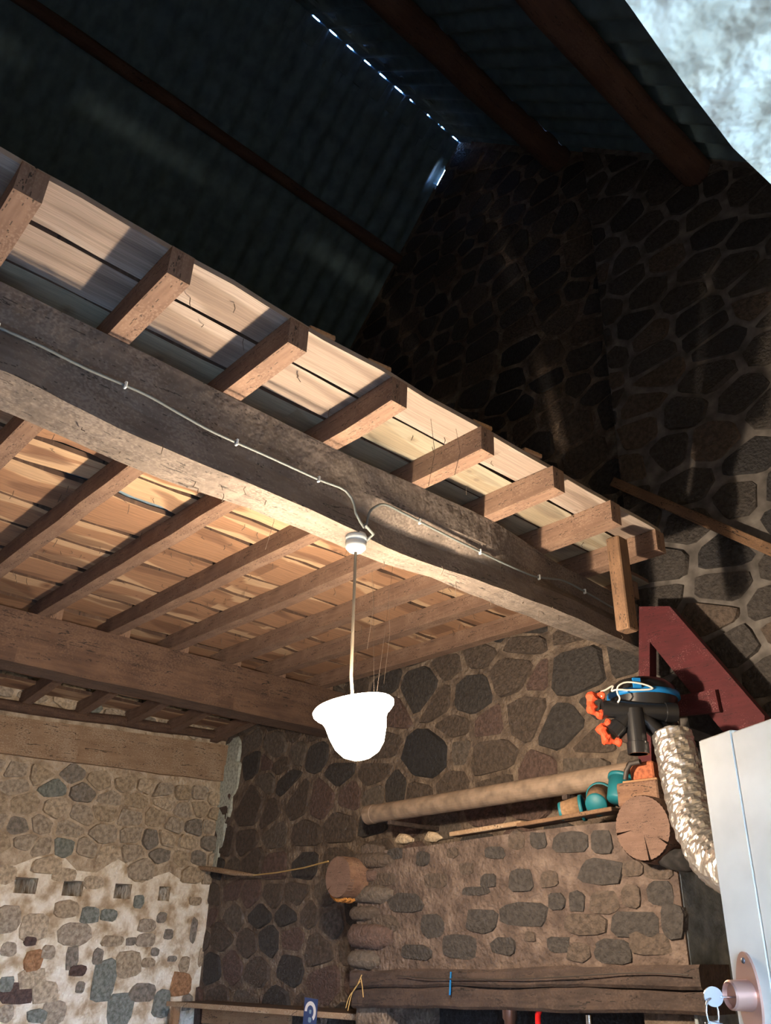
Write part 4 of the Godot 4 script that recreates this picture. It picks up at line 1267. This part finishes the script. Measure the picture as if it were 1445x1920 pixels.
func build_small():
	# shelf between the corner and the fireplace
	var sh := thing("shelf", "pale edged wooden shelf between the corner and the fireplace", "shelf")
	var a := Vector3(3.42, 1.113, -6.02)
	var b := Vector3(3.42, 1.19, -3.95)
	var mb := MB.new()
	mb.bar(a + Vector3(0.19, 0, 0), b + Vector3(0.19, 0, 0), 0.38, 0.022, Vector3.UP, 0.002)
	var sb := obj("board", mb, M.brown_beam, sh)
	mb = MB.new()
	mb.bar(a + Vector3(-0.004, 0.0, 0), b + Vector3(-0.004, 0, 0), 0.012, 0.03, Vector3.UP, 0.002)
	obj("edge_strip", mb, M.wall_beam, sb)
	mb = MB.new()
	mb.bar(onx(382, 1898, 3.62) + Vector3(0, -0.02, 0), onx(545, 1905, 3.62) + Vector3(0, -0.02, 0), 0.03, 0.09, Vector3.UP, 0.003)
	obj("rail", mb, M.sawn, sh)
	mb = MB.new()
	mb.bar(Vector3(3.43, 1.15, -4.0), Vector3(3.43, 0.0, -4.0), 0.05, 0.05, Vector3.BACK, 0.003)
	obj("leg", mb, M.sawn, sh)
	mb = MB.new()
	mb.bar(Vector3(3.45, 1.1, -5.95), Vector3(3.45, 0.0, -5.95), 0.05, 0.05, Vector3.BACK, 0.003)
	obj("leg", mb, M.sawn, sh)
	# card with a white dial
	var card := thing("dial_card", "small dark blue card with a white arc leaning on the shelf edge", "card")
	var c := onx(582, 1897, 3.40)
	var xf := Transform3D(Basis(Vector3(0, 0, 1), Vector3.UP, Vector3(-1, 0, 0)), c)
	mb = MB.new(); mb.xf = xf
	mb.prism(PackedVector2Array([Vector2(-0.062, -0.065), Vector2(0.058, -0.062), Vector2(0.06, 0.065), Vector2(-0.06, 0.068)]), -0.002, 0.002)
	var cb := obj("board", mb, M.card_blue, card)
	mb = MB.new(); mb.xf = xf
	var arc := PackedVector2Array()
	for i in 17:
		var t := deg_to_rad(-50 + 230 * i / 16.0)
		arc.append(Vector2(cos(t), sin(t)) * 0.052)
	for i in 17:
		var t := deg_to_rad(180 - 230 * i / 16.0)
		arc.append(Vector2(cos(t), sin(t)) * 0.032)
	mb.prism(arc, 0.002, 0.0032)
	obj("dial", mb, M.card_white, cb)
	mb = MB.new(); mb.xf = xf
	mb.prism(ellipse(Vector2(0, 0.0), 0.02, 0.02, 12), 0.002, 0.003)
	mb.prism(ellipse(Vector2(0, -0.04), 0.03, 0.026, 12), 0.002, 0.003)
	obj("pointer", mb, M.plastic_film, cb)
	# stick and wire across the corner
	mb = MB.new()
	mb.tube([onx(362, 1626, 3.68), onx(400, 1630, 3.66), onx(440, 1637, 3.65), onx(478, 1641, 3.7)], [0.012, 0.022, 0.02, 0.008], 8, true, true, 0.008, nz)
	tag(obj("stick", mb, M.wall_beam), "pale split stick wedged across the corner of the walls", "stick")
	mb = MB.new()
	mb.tube([onx(468, 1642, 3.7), onx(520, 1636, 3.66), onx(570, 1627, 3.55), onx(615, 1615, 3.4)], 0.005, 6)
	tag(obj("twig", mb, M.straw), "thin bent twig between the corner and the round log end", "twig")
	# cobweb strands under planks and beams: nobody could count them
	mb = MB.new()
	for i in 260:
		var x := rng.randf_range(0.3, 3.6)
		var z := rng.randf_range(-4.6, -1.75)
		var y := 3.268
		if z < -2.03 and z > -2.22: y = 2.9
		elif z < -4.55: z = rng.randf_range(-2.1, -2.05); y = 2.905
		var l := rng.randf_range(0.01, 0.045)
		var p := Vector3(x, y + 0.002, z)
		mb.tube([p, p + Vector3(rng.randf_range(-0.008, 0.008), -l * 0.5, rng.randf_range(-0.008, 0.008)), p + Vector3(rng.randf_range(-0.012, 0.012), -l, rng.randf_range(-0.012, 0.012))], 0.0014, 4)
	for q in [[Vector3(1.75, 3.25, -1.75), 0.28], [Vector3(1.86, 3.25, -1.73), 0.2], [Vector3(2.6, 3.17, -2.9), 0.5], [Vector3(2.4, 3.17, -2.8), 0.4], [Vector3(1.6, 3.17, -2.5), 0.25]]:
		mb.tube([q[0], q[0] + Vector3(0.01, -q[1] * 0.5, 0.01), q[0] + Vector3(-0.01, -q[1], 0)], 0.001, 4)
	for q in [[Vector3(1.85, 2.25, -2.12), Vector3(2.36, 3.17, -2.6)], [Vector3(1.88, 2.27, -2.15), Vector3(2.5, 3.17, -2.9)]]:
		mb.tube([q[0], q[0].lerp(q[1], 0.5) + Vector3(0, -0.03, 0), q[1]], 0.0006, 4)
	var wb := obj("cobweb_strands", mb, M.web)
	tag(wb, "dusty cobweb threads hanging from the loft planks and beams", "cobweb", "", "stuff")
